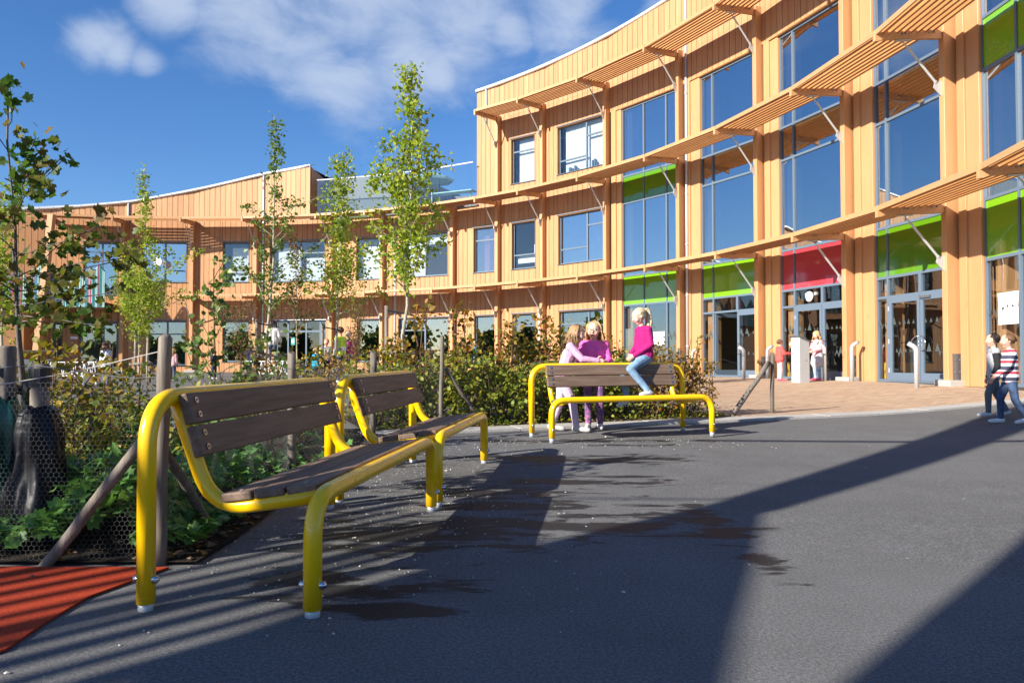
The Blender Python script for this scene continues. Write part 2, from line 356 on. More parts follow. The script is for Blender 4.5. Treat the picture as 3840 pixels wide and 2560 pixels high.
# ------------------------------------------------------------------ ground
C0 = (-16.619, 15.136)
def sstep(a, b_, x): t_ = min(max((x-a)/(b_-a), 0), 1); return t_*t_*(3-2*t_)
GY = ((-400, 0), (3.5, 0), (6.2, .02), (9.6, .085), (12, .13), (16, .23), (20, .28), (24, .29), (900, .29))
def gz(x, y):
    z = 0
    for (a, za), (b_, zb) in zip(GY[:-1], GY[1:]):
        if a <= y <= b_: z = za+(zb-za)*(y-a)/(b_-a)
    return z+.15*sstep(22, 27, math.hypot(x-C0[0], y-C0[1]))
def ground_at(px, py):   # full-size photo pixel -> point on the ground
    d = cam_dir(px, py); t_ = 5.
    for _ in range(40): t_ = (gz(d.x*t_, d.y*t_)-CAMZ)/d.z
    return Vector((d.x*t_, d.y*t_, gz(d.x*t_, d.y*t_)))
xs = [-700, -300, -120, -60]+[-40+1.0*i for i in range(58)]+[20, 40, 100, 300, 700]
ys = [-400, -150, -60, -20, -8]+[-4+.75*i for i in range(66)]+[50, 70, 120, 300, 700]
mb = MB(); nx = len(xs)
for y in ys:
    for x in xs: mb.v.append((x, y, gz(x, y)))
for j in range(len(ys)-1):
    for i in range(nx-1): mb.f.append((j*nx+i, j*nx+i+1, (j+1)*nx+i+1, (j+1)*nx+i)); mb.m.append(0)
mb.build('asphalt', 'asphalt', kind='structure', smooth=True)

KA, KB = Vector((-.62, 9.52)), Vector((13.2, 14.85)); KD = (KB-KA).normalized(); KN = Vector((-KD.y, KD.x))
def sheet(name, mtl, rows, dz):
    mb = MB(); n = len(rows[0])
    for r_ in rows:
        for p in r_: mb.v.append((p[0], p[1], gz(p[0], p[1])+dz))
    for j in range(len(rows)-1):
        for i in range(n-1): mb.f.append((j*n+i, j*n+i+1, (j+1)*n+i+1, (j+1)*n+i)); mb.m.append(0)
    o = mb.build(name, mtl, kind='structure', smooth=True); return o
# brick paving from the kerb to the facade
rows = []
PL = KA+KD*4.35+KN*.42
for j in range(25):
    v_ = j/24; row = []
    for i in range(31):
        u_ = i/30; s_ = PL+KD*(u_*10.2)
        # far end on the facade line
        th_ = R(43+(97-43)*u_); e_ = Vector((C0[0]+26.86*math.sin(th_), C0[1]+26.86*math.cos(th_)))
        row.append(s_.lerp(e_, v_))
    rows.append(row)
sheet('brick_paving', 'brick_paving', rows, .012)
# planting bed (soil), L-shaped: along the benches and behind the kerb
rows = []
for j in range(14):
    y = 3.62+j*.48; rows.append([(x if i else -1.47-.02*j+.12*math.sin(j*.9)*.3, y) for i, x in enumerate((-1.5, -2.4, -3.3, -4.2, -5.2, -7, -9))][::-1])
sheet('planting_bed', 'soil', rows, .02)
rows = [[tuple(KA+KD*(s_*.55-1.1)+KN*(.4+(2.3*j/6))) for s_ in range(11)] for j in range(7)]
sheet('planting_bed', 'soil', rows, .024)
# orange rubber surface, lower left
rb = [ground_at(640*1, 2131), ground_at(300, 2290), ground_at(0, 2450)]
poly = [(-1.585, 3.53), (-1.60, 3.30), (-1.63, 2.95), (-1.66, 2.62), (-1.72, 2.3), (-1.8, 1.9), (-2.0, 1.2), (-6, .5), (-8, 2.2), (-8, 3.60), (-3, 3.60)]
e0, e1, e2 = [ground_at(*p) for p in ((633, 2133), (330, 2245), (20, 2445))]
poly = [(e0.x, e0.y), (ground_at(480, 2190).x, ground_at(480, 2190).y), (e1.x, e1.y), (ground_at(180, 2335).x, ground_at(180, 2335).y), (e2.x, e2.y), (-2.2, 1.6), (-7, .6), (-9, 2.2), (-9, 3.58), (-3, 3.58)]
mb = MB(); mb.prism([(p[0], p[1]) for p in poly], .004, .012); o = mb.build('rubber_surface', 'rubber', kind='structure')
# kerb of pale concrete slabs
kerb = empty('kerb', (KA.x, KA.y, gz(*KA))); kerb['kind'] = 'structure'
s_ = -1.2
while s_ < 14.5:
    L_ = .98; a = KA+KD*s_; b_ = KA+KD*(s_+L_); mb = MB(); j_ = random.uniform(-.004, .004)
    pts = [a, b_, b_+KN*.4, a+KN*.4]
    mb.hexa([(p.x, p.y, gz(p.x, p.y)-.05) for p in pts]+[(p.x, p.y, gz(p.x, p.y)+.03+j_) for p in pts])
    mb.build('kerb_stone', 'kerb', kerb); s_ += .995
# ------------------------------------------------------------------ school building
TH = dict(y=-32.0, z=-24.5, w=-17.0, a=-9.4, b=-1.63, c=5.86, d=15.2, e=21.63, f=30.7, g=36.5, h=42.25, i=50.2, j=58.9, k=67.5, l=76.1, m=84.5, n=93.0, o=101.5)
KEYS = list(TH)
NEXT = dict(zip(KEYS[:-1], KEYS[1:]))
RT, RP, RW, RG = 25.06, 26.66, 26.92, 27.06       # canopy tip, post front, boarded wall face, glass line
BASE = .43
def pol(t_, r): return Vector((C0[0]+r*math.sin(R(t_)), C0[1]+r*math.cos(R(t_))))
bld = empty('school_building', (pol(60, 26).x, pol(60, 26).y, BASE), 0, 'curved three-storey timber school building with slatted canopies and coloured glass panels', 'building')
class Bay:
    def __init__(s, k, r=RW):
        s.k = k; a, b_ = pol(TH[k], r), pol(TH[NEXT[k]], r); s.a = a; s.e = (b_-a).normalized(); s.W = (b_-a).length; s.n = Vector((-s.e.y, s.e.x))
        if s.n.dot(a-Vector(C0)) < 0: s.n = -s.n          # points into the building
    def p(s, u, d, z): q = s.a+s.e*u+s.n*d; return (q.x, q.y, z)
    def box(s, mb, u0, u1, d0, d1, z0, z1, mi=0):
        return mb.hexa([s.p(u0, d0, z0), s.p(u1, d0, z0), s.p(u1, d1, z0), s.p(u0, d1, z0), s.p(u0, d0, z1), s.p(u1, d0, z1), s.p(u1, d1, z1), s.p(u0, d1, z1)], mi)
BAYS = {k: Bay(k) for k in KEYS[:-1]}
GB = {k: Bay(k, RG) for k in KEYS[:-1]}
Z1, Z2, Z3 = 4.52, 8.56, 12.60       # canopy fascia tops
def roof_z(t_): return 14.22+.034*(t_-33.6)

BOARDS = []       # (projected size, vertices, parent wall, material)
def boards(bay, u0, u1, z0, z1, holes, mtl='board', top=None, name='wall', w=.285):
    """vertical boards on a backing wall; holes = [(u0,u1,z0,z1)]"""
    cuts = [u0, u1]+[x for h in holes for x in h[:2] if u0 < x < u1]
    n = max(1, round((u1-u0)/w)); cuts += [u0+(u1-u0)*i/n for i in range(1, n)]
    fixed = sorted(set([u0, u1]+[x for h in holes for x in h[:2] if u0 < x < u1])); cc = []
    for c in sorted(cuts):
        if c in fixed or all(abs(c-f) > .09 for f in fixed): cc.append(c)
    cc = sorted(set(cc)); back = MB(); mine = []
    for a, b_ in zip(cc[:-1], cc[1:]):
        mid = (a+b_)/2; segs = [(z0, z1)]
        for h in holes:
            if h[0]-.001 <= mid <= h[1]+.001:
                ns = []
                for s0, s1 in segs:
                    if h[2] > s0: ns.append((s0, min(h[2], s1)))
                    if h[3] < s1: ns.append((max(h[3], s0), s1))
                segs = [q for q in ns if q[1]-q[0] > .02]
        for s0, s1 in segs:
            t1a = t1b = s1
            if top and s1 == z1: t1a, t1b = top(a), top(b_)
            bay.box(back, a, b_, .024, .14, s0, s1) if not (top and s1 == z1) else back.hexa([bay.p(a, .024, s0), bay.p(b_, .024, s0), bay.p(b_, .14, s0), bay.p(a, .14, s0), bay.p(a, .024, t1a), bay.p(b_, .024, t1b), bay.p(b_, .14, t1b), bay.p(a, .14, t1a)])
            g = .0105; pr = random.uniform(-.002, .003)
            P = [bay.p(a+g, pr, s0+.003), bay.p(b_-g, pr, s0+.003), bay.p(b_-g, .022, s0+.003), bay.p(a+g, .022, s0+.003), bay.p(a+g, pr, t1a-.003), bay.p(b_-g, pr, t1b-.003), bay.p(b_-g, .022, t1b-.003), bay.p(a+g, .022, t1a-.003)]
            d = max(5, P[0][1]); px = 1920+FPX*P[0][0]/d
            vis = 1 if -60 < px < 3860 else .02
            mine.append(((b_-a)*(t1a-s0)/d**2*vis, P))
    wall = back.build(name, 'joint', bld)
    for s_, P in mine: BOARDS.append((s_, P, wall, mtl))
    return wall

def window(bay, u0, u1, z0, z1, vert=(), horiz=(), glass_m='glass_window', blind=None, fr='frame', cap=True, name='window', bar=.06, deep=.12):
    """frame set back in a timber reveal; vert = mullion u's; horiz = (ua, ub, z) transoms"""
    d0 = deep
    mb = MB(); B = bay.box
    B(mb, u0, u1, d0, d0+.07, z0, z0+bar); B(mb, u0, u1, d0, d0+.07, z1-bar, z1)
    B(mb, u0, u0+bar, d0, d0+.07, z0+bar, z1-bar); B(mb, u1-bar, u1, d0, d0+.07, z0+bar, z1-bar)
    for v_ in vert: B(mb, v_-bar*.7, v_+bar*.7, d0-.004, d0+.066, z0+bar, z1-bar)
    for ua, ub, z in horiz: B(mb, ua, ub, d0-.002, d0+.068, z-bar*.55, z+bar*.55)
    w = mb.build(name, fr, bld)
    mb = MB(); t_ = .025
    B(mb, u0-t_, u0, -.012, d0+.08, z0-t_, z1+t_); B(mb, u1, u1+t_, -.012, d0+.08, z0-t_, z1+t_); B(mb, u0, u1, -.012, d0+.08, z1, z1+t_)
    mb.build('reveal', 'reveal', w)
    mb = MB(); B(mb, u0-.05, u1+.05, -.06, d0, z0-.022, z0); mb.build('sill', 'frame', w)
    if cap: mb = MB(); B(mb, u0-.06, u1+.06, -.05, .02, z1+.03, z1+.065); mb.build('head_flashing', 'frame', w)
    ve = [u0]+sorted(vert)+[u1]
    for a, b_ in zip(ve[:-1], ve[1:]):
        zs = [z0]+sorted(z for ua, ub, z in horiz if ua <= (a+b_)/2 <= ub)+[z1]
        for za, zb in zip(zs[:-1], zs[1:]):
            mb = MB(); B(mb, a+.03, b_-.03, d0+.03, d0+.036, za+.03, zb-.03); mb.build('pane', glass_m, w)
    if blind:
        for bu0, bu1, bz0, bz1, bm in blind:
            mb = MB(); n = 14; dd = d0+.22
            for q in range(n):
                ua = bu0+(bu1-bu0)*q/n; ub = bu0+(bu1-bu0)*(q+1)/n; w_ = {'paper': 0, 'curtain_pink': .04}.get(bm, .006)
                mb.add([bay.p(ua, dd+w_*(q % 2), bz0), bay.p(ub, dd+w_*((q+1) % 2), bz0), bay.p(ub, dd+w_*((q+1) % 2), bz1), bay.p(ua, dd+w_*(q % 2), bz1)], [(0, 1, 2, 3)])
            mb.build('blind', bm, w)
    return w

def post(k, top, base=BASE+.02, tilt=0):
    a = pol(TH[k], RP); rd = (a-Vector(C0)).normalized(); tg = Vector((rd.y, -rd.x)); w, d = .09, .37
    def P(s_, r_, z): q = a+tg*s_+rd*r_; return (q.x, q.y, z)
    mb = MB(); mb.hexa([P(-w, 0, base), P(w, 0, base), P(w, d, base), P(-w, d, base), P(-w, 0, top), P(w, 0, top), P(w, d, top), P(-w, d, top)])
    me = bevel_mesh(mb.mesh('post', 'beam'), .006); o = link('post', me, bld)
    # foot: concrete pad and steel plates
    mb = MB(); mb.hexa([P(-.28, -.1, BASE-.12), P(.28, -.1, BASE-.12), P(.28, .32, BASE-.12), P(-.28, .32, BASE-.12), P(-.28, -.1, BASE+.12), P(.28, -.1, BASE+.12), P(.28, .32, BASE+.12), P(-.28, .32, BASE+.12)])
    link('concrete_pad', bevel_mesh(mb.mesh('concrete_pad', 'concrete_light'), .012), o)
    mb = MB(); mb.hexa([P(w, .1, BASE+.12), P(w+.014, .1, BASE+.12), P(w+.014, .33, BASE+.12), P(w, .33, BASE+.12), P(w, .1, BASE+.72), P(w+.014, .1, BASE+.72), P(w+.014, .33, BASE+.72), P(w, .33, BASE+.72)])
    for q in (.16, .27):
        for z in (BASE+.3, BASE+.58): mb.sphere(P(w+.016, q, z), .018)
    mb.build('steel_plate', 'dark_steel', o)
    return o
def canopy(k, zt, last=False, first=False):
    """slatted canopy between post k and the next one"""
    a0, a1 = pol(TH[k], RT), pol(TH[NEXT[k]], RT); e = (a1-a0).normalized(); n_ = Vector((-e.y, e.x))
    if n_.dot(a0-Vector(C0)) < 0: n_ = -n_
    L_ = (a1-a0).length; rise = .14
    def P(u, d, z): q = a0+e*u+n_*d; return (q.x, q.y, z+rise*d/1.6)
    def bx(mb, u0, u1, d0, d1, za, zb): mb.hexa([P(u0, d0, za), P(u1, d0, za), P(u1, d1, za), P(u0, d1, za), P(u0, d0, zb), P(u1, d0, zb), P(u1, d1, zb), P(u0, d1, zb)])
    sl = math.tan(R((TH[NEXT[k]]-TH[k])/2))
    mb = MB(); bx(mb, .012, L_-.012, 0, .05, zt-.115, zt)
    fas = mb.build('canopy', 'beam', bld)
    nsl, gap = (15, .094) if k in 'zw' else (8, .172)
    for q in range(nsl):
        d = .16+q*gap; mb = MB(); bx(mb, .05+d*-sl, L_-.05+d*sl, d, d+.048, zt-.105, zt-.005); mb.build('slat', 'slat', fas)
    return fas
def bracket(k, zt, par):
    """beam from post to canopy tip with a galvanised diagonal strut"""
    a = pol(TH[k], RT); rd = (a-Vector(C0)).normalized(); tg = Vector((rd.y, -rd.x)); rise = .14; D = RP-RT
    def P(s_, d, z): q = a+tg*s_+rd*d; return (q.x, q.y, z+rise*d/1.6)
    w = .045; mb = MB()
    prof = [(-.03, zt-.27), (.06, zt-.27), (.16, zt-.235), (D+.35, zt-.29), (D+.35, zt-.012), (-.03, zt-.012)]
    n = len(prof); vs_ = [P(-w, d, z) for d, z in prof]+[P(w, d, z) for d, z in prof]
    mb.add(vs_, [tuple(range(n))[::-1], tuple(range(n, 2*n))]+[(i, (i+1) % n, n+(i+1) % n, n+i) for i in range(n)])
    br_ = link('bracket', bevel_mesh(mb.mesh('bracket', 'beam'), .004), par)
    mb = MB()
    for d in (.62, .72, 1.28, 1.42, D+.1, D+.24):
        mb.tube([P(w+.0, d, zt-.12), P(w+.018, d, zt-.12)], .022, 6)
        mb.tube([P(-w-.0, d, zt-.12), P(-w-.018, d, zt-.12)], .022, 6)
    mb.build('bolt', 'dark_steel', par, kind='stuff')
    mb = MB(); t0 = Vector(P(0, .68, zt-.31)); t1 = Vector(P(0, D-.03, zt-1.42))
    mb.hexa([P(-.05, .48, zt-.275), P(.05, .48, zt-.275), P(.05, .86, zt-.28), P(-.05, .86, zt-.28), P(-.05, .48, zt-.262), P(.05, .48, zt-.262), P(.05, .86, zt-.268), P(-.05, .86, zt-.268)])
    q = t0.lerp(t1, .12); mb.tube([t0, q], .017, 6); mb.tube([q, t0.lerp(t1, .86)], .028, 8); mb.tube([t0.lerp(t1, .86), t1], .016, 6)
    mb.tube([t0.lerp(t1, .85), t0.lerp(t1, .88)], .038, 8); mb.tube([q, t0.lerp(t1, .15)], .036, 8)
    mb.hexa([P(-.012, D-.2, zt-1.40), P(.012, D-.2, zt-1.40), P(.012, D, zt-1.62), P(-.012, D, zt-1.62), P(-.012, D-.17, zt-1.30), P(.012, D-.17, zt-1.30), P(.012, D, zt-1.25), P(-.012, D, zt-1.25)])
    mb.build('strut', 'galvanised', par, smooth=False)
# posts and canopies
for k in KEYS[2:-1]:
    if k == 'w': continue
    post(k, (Z3 if TH[k] >= 36 else Z2)+.14)
for k in KEYS[2:-1]:
    lv = [Z2] if k in 'yzwa' else [Z1, Z2]
    if k == 'a': lv = [Z2]
    if TH[k] >= 36: lv = [Z1, Z2, Z3]
    for z in lv: bracket(k, z, canopy(k, z))
bracket('o', Z1, BAYS and canopy('n', Z1)) if False else None

# boarded bays: (bay, level) -> windows
S2, H2, S3, H3, H1, S1 = 5.32, 7.48, 9.35, 11.46, 3.20, 1.0
def W_(k, u0, u1, z0, z1, **kw): return (k, u0, u1, z0, z1, kw)
WIN = [
 W_('f', 1.2, 2.58, S2, H2, horiz=[(1.2, 2.58, 6.88)], blind=[(1.62, 1.92, S2, H2-.35, 'curtain_pink')]),
 W_('f', 1.25, 2.58, S1, H1),
 W_('g', .78, 2.16, S2, H2, horiz=[(.78, 2.16, 5.98)], blind=[(1.85, 2.16, 6.05, 6.45, 'paper'), (.86, 2.16, 5.62, 5.94, 'paper')], glass_m='glass_door'),
 W_('g', .74, 2.13, S3, H3, horiz=[(.74, 2.13, 10.87)], blind=[(.98, 2.13, S3, H3, 'blind')], glass_m='glass_door'),
 W_('g', .81, 2.17, S1, H1, horiz=[(.81, 2.17, 2.66)]),
 W_('h', .86, 3.56, S2, H2, vert=[2.45], horiz=[(.86, 2.45, 5.98), (2.45, 3.56, 6.9)], glass_m='glass_coated'),
 W_('h', .82, 3.57, S3, H3, vert=[2.42], horiz=[(.82, 2.42, 9.96), (2.42, 3.57, 10.82)], blind=[(1.02, 3.57, S3, H3, 'blind')], glass_m='glass_door'),
 W_('h', .9, 3.6, S1, H1, vert=[2.52], horiz=[(.9, 2.52, 2.66)]),
 W_('e', 1.16, 3.88, S2, H2, glass_m='glass_door', vert=[2.5], horiz=[(2.5, 3.88, 6.95)], blind=[(1.3, 2.44, S2, H2-.2, 'blind'), (2.56, 3.88, 7.0, H2, 'blind')]),
 W_('e', .95, 3.95, S1, H1, vert=[2.5], horiz=[(.95, 2.5, 2.6)]),
 W_('d', 1.42, 2.8, S2, H2, glass_m='glass_door', blind=[(1.6, 2.75, S2, H2-.4, 'blind')]), W_('d', 1.5, 2.8, S1, H1),
 W_('c', .75, 3.94, S2, H2, glass_m='glass_door', vert=[2.5], horiz=[(2.5, 3.94, 6.85)], blind=[(1.1, 2.44, S2, H2-.3, 'blind'), (2.7, 3.9, S2, 6.6, 'blind')]),
 W_('b', 1.63, 3.07, S2, H2, glass_m='glass_door', horiz=[(1.63, 3.07, 5.95)], blind=[(2.05, 3.05, S2, H2-.25, 'blind')]), W_('b', 1.66, 3.1, S1, H1),
 W_('a', .95, 3.3, S2, H2, vert=[2.15], horiz=[(2.15, 3.3, 5.95)], glass_m='glass_coated'), W_('a', 1.3, 3.3, .8, H1, vert=[2.3], horiz=[(1.3, 3.3, 2.5)]),
 W_('w', 1.6, 3.3, 4.6, 7.4, vert=[2.5], horiz=[(1.6, 3.3, 6.9)], glass_m='glass_coated'), W_('w', 1.45, 3.3, .7, 3.1, vert=[2.6]), W_('w', .2, .62, .7, 3.05),
]
DOORC = (1.15, 4.0)
LAST_Z = {}
for k in 'zwabcdefgh':
    bay = BAYS[k]
    lv = [(BASE-.1, Z1-.1), (Z1-.1, Z2+.05)]
    if TH[k] >= 36: lv += [(Z2+.05, Z3+.05)]
    for z0, z1 in lv:
        holes = [(w[1]-.025, w[2]+.025, w[3]-.025, w[4]+.025) for w in WIN if w[0] == k and z0 < (w[3]+w[4])/2 < z1]
        if k == 'c' and z0 < 1: holes.append((DOORC[0]-.02, DOORC[1]+.02, BASE-.2, H1+.02))
        boards(bay, .0, bay.W, z0, z1, holes)
for w in WIN: window(BAYS[w[0]], *w[1:5], **w[5])
# top band above the upper canopies, with the sloping eaves
for k in 'ghijklmn':
    bay = BAYS[k]
    tp = lambda u, k=k, bay=bay: roof_z(TH[k]+(TH[NEXT[k]]-TH[k])*u/bay.W)
    boards(bay, 0, bay.W, (Z3+.05) if k in 'gh' else 11.46, tp(0), [], top=tp, name='eaves_wall')
# corner piece: upper floor runs on a little past post g
bay = BAYS['f']; uc = bay.W*(33.65-TH['f'])/(TH['g']-TH['f'])
tp = lambda u: roof_z(TH['f']+(TH['g']-TH['f'])*u/BAYS['f'].W)
boards(bay, uc, bay.W, Z2+.05, tp(uc), [], top=tp, name='upper_wall')
mb = MB(); bay.box(mb, uc, uc+.1, .03, 5.5, Z2, 13.9); mb.build('end_wall', 'board', bld)
# parapet block over the left wing
PT = ((-32, 8.9), (-20, 9.0), (-14.1, 9.32), (-8.5, 9.69), (.5, 10.58), (6.45, 11.2), (12.4, 11.56), (20, 12))
def par_z(t_):
    for (a, za), (b_, zb) in zip(PT[:-1], PT[1:]):
        if a <= t_ <= b_: return za+(zb-za)*(t_-a)/(b_-a)
for k in 'zwabc':
    bay = BAYS[k]; u1 = bay.W if k != 'c' else bay.W*(12.4-TH['c'])/(TH['d']-TH['c'])
    tp = lambda u, k=k, bay=bay: par_z(TH[k]+(TH[NEXT[k]]-TH[k])*u/bay.W)
    boards(bay, 0, u1, Z2+.05, tp(0), [], 'parapet_board', top=tp, name='parapet_wall')
bay = BAYS['c']; u1 = bay.W*(12.4-TH['c'])/(TH['d']-TH['c'])
mb = MB(); mb.hexa([bay.p(u1-.1, .03, Z2), bay.p(u1, .03, Z2), bay.p(u1, 6, Z2), bay.p(u1-.1, 6, Z2), bay.p(u1-.1, .03, 11.5), bay.p(u1, .03, 11.5), bay.p(u1, 6, 10.6), bay.p(u1-.1, 6, 10.6)]); mb.build('parapet_return', 'board', bld)
def gutter(ts, zf, r0=.075, rr_=26.86):
    pts = [(*pol(t_, rr_), zf(t_)-.02) for t_ in ts]; mb = MB(); mb.tube(pts, r0, 8); g_ = mb.build('gutter', 'zinc', bld, smooth=True)
    mb = MB()
    for a, b_ in zip(pts[:-1], pts[1:]):
        q = (Vector(a)-Vector((*C0, 0))); 
    for t_ in ts[::1]:
        p = Vector((*pol(t_, rr_), zf(t_)-.02)); t2 = Vector((*pol(t_+.12, rr_), zf(t_)-.02)); mb.tube([p, t2], r0+.012, 8)
    mb.build('gutter_bracket', 'galvanised', g_, kind='stuff')
    mb = MB(); n = len(ts)
    for t_ in ts:
        a = pol(t_, rr_-.04); b_ = pol(t_, rr_+.7); z = zf(t_); mb.v += [(a.x, a.y, z+.06), (b_.x, b_.y, z+.24), (b_.x, b_.y, z-.2), (a.x, a.y, z-.0)]
    for i in range(n-1):
        o_ = i*4; mb.f += [(o_, o_+4, o_+5, o_+1), (o_+3, o_+2, o_+6, o_+7), (o_, o_+3, o_+7, o_+4)]; mb.m += [0]*3
    mb.build('roof_edge', 'zinc', g_)
gutter([33.6+1.25*i for i in range(46)], roof_z)
gutter([-28+1.4*i for i in range(29)]+[12.3], par_z)
# flat roofs so that nothing is open from above
def ring(name, mtl, t0, t1, r0, r1, z, n=24, th_=.2):
    mb = MB()
    for i in range(n+1):
        t_ = t0+(t1-t0)*i/n; a = pol(t_, r0); b_ = pol(t_, r1); zz = z(t_) if callable(z) else z
        mb.v += [(a.x, a.y, zz), (b_.x, b_.y, zz), (a.x, a.y, zz-th_), (b_.x, b_.y, zz-th_)]
    for i in range(n):
        o_ = i*4; mb.f += [(o_, o_+4, o_+5, o_+1), (o_+2, o_+3, o_+7, o_+6), (o_, o_+2, o_+6, o_+4), (o_+1, o_+5, o_+7, o_+3)]; mb.m += [0]*4
    return mb.build(name, mtl, bld)
ring('roof', 'cladding_grey', 33.7, 101, RW+.16, 40, lambda t_: roof_z(t_)-.15)
ring('roof', 'cladding_grey', -30, 12.3, RW+.16, 40, lambda t_: par_z(t_)-.1)
ring('terrace_floor', 'concrete_light', 12.4, 34.2, RW+.0, 40, Z2+.02)
for z, t0 in ((4.55, -30), (8.5, -30), (12.5, 33.8)):
    if z < 8.6: ring('floor_slab', 'interior_ceiling', t0, 101, RG+.16, 36, z-.35, 40, .3)
    else: ring('floor_slab', 'interior_ceiling', t0, 101, RG+.16, 36, z-.35, 30, .3)
ring('ground_slab', 'interior_floor', -30, 101, RW+.03, 36, BASE+.02, 40, .3)
mb = MB()
for i in range(41):
    t_ = -30+131*i/40; a = pol(t_, 34.5); mb.v += [(a.x, a.y, 0), (a.x, a.y, 12.5 if t_ > 33 else 8.3)]
for i in range(40): mb.f.append((2*i, 2*i+1, 2*i+3, 2*i+2)); mb.m.append(0)
mb.build('inner_wall', 'interior_wall', bld)
# partition walls between rooms
for k in 'cfgijm':
    mb = MB(); a = pol(TH[k]+.3, RG+.3); b_ = pol(TH[k]+.3, 34.4); c = pol(TH[k]+.7, 34.4); d = pol(TH[k]+.7, RG+.3)
    mb.prism([(a.x, a.y), (b_.x, b_.y), (c.x, c.y), (d.x, d.y)], BASE, 12.1 if TH[k] > 34 else 8.1); mb.build('partition', 'interior_wall', bld)

# glazed bays on the right
def bars(bay, vert, horiz, u0, u1, z0, z1, d=0, w=.06):
    mb = MB(); B = bay.box
    for v_, za, zb, ww in vert: B(mb, v_-ww/2, v_+ww/2, d-.03, d+.07, za, zb)
    for z, ua, ub, ww in horiz: B(mb, ua, ub, d-.027, d+.067, z-ww/2, z+ww/2)
    return mb
def glazed(k, ul, mull, rowsz, fr='frame'):
    """rowsz: list of (z0, z1, kind) from the bottom; kind glass / panel material / 'door' / None"""
    bay = GB[k]; ur = bay.W-.13; ver = [(ul+.03, BASE+.02, 11.4, .07), (ur-.03, BASE+.02, 11.4, .07)]+[(m_, (2.70 if k in 'jkl' else BASE+.02), 11.4, .065) for m_ in mull]
    hor = []
    for z0, z1, kind in rowsz: hor.append((z0, ul, ur, .07))
    hor.append((rowsz[-1][1], ul, ur, .07))
    if k in 'jkl': ver.append((mull[0], BASE+.02, 2.72, .085))
    f_ = bars(bay, ver, hor, ul, ur, 0, 0).build('glazing', fr, bld)
    edges = [ul]+list(mull)+[ur]
    for z0, z1, kind in rowsz:
        for a, b_ in zip(edges[:-1], edges[1:]):
            if kind == 'door' and a >= mull[0]-.01: continue
            mb = MB(); kk = 'glass_door' if kind in ('door', 'low') else kind
            if kk.startswith('glass'): bay.box(mb, a+.03, b_-.03, .015, .022, z0+.03, z1-.03); mb.build('pane', kk, f_)
            else: bay.box(mb, a+.03, b_-.03, -.005, .03, z0+.03, z1-.03); mb.build('spandrel_panel', kk, f_)
    # timber pilaster left of the glazing, with its reveal
    wb = BAYS[k]; mb = MB()
    wb.box(mb, .165, .44, -.0, .3, BASE-.02, 11.5); wb.box(mb, .44, ul-.0, .05, .32, BASE-.02, 11.5)
    link('pilaster', bevel_mesh(mb.mesh('pilaster', 'beam'), .005), bld)
    mb = MB(); wb.box(mb, .0, .2, .2, .34, BASE, 11.5); mb.build('shadow_gap', 'joint', f_)
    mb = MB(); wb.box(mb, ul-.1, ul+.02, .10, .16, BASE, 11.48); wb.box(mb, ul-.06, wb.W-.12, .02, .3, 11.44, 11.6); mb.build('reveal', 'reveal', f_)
    mb = MB(); bay.box(mb, ul+.1, ul+.42, .16, .5, BASE, 11.4); mb.build('inner_post', 'beam', f_)
    mb = MB(); bay.box(mb, ul-.02, ur+.02, -.02, .12, BASE-.05, BASE+.035); mb.build('threshold', 'frame', f_)
    return f_, bay, ur
GC = 'glass_coated'
glz = {}
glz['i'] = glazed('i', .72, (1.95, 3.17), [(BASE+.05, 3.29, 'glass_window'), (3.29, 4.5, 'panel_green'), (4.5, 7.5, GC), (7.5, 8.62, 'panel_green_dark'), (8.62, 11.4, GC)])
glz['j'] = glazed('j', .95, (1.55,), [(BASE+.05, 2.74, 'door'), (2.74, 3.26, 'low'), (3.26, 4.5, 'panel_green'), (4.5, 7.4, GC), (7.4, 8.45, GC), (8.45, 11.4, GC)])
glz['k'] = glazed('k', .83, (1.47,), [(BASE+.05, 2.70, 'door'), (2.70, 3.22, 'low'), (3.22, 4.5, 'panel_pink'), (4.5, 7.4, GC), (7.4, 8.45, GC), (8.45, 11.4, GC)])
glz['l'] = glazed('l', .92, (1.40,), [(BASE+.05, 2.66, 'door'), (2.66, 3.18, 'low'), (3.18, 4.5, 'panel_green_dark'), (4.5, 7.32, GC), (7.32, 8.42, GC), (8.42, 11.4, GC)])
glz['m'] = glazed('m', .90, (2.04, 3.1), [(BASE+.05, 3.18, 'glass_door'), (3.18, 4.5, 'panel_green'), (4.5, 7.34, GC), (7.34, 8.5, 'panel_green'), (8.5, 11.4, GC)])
glz['n'] = glazed('n', .90, (2.04, 3.1), [(BASE+.05, 3.18, 'glass_door'), (3.18, 4.5, 'panel_green'), (4.5, 7.34, GC), (7.34, 8.5, 'panel_green'), (8.5, 11.4, GC)])
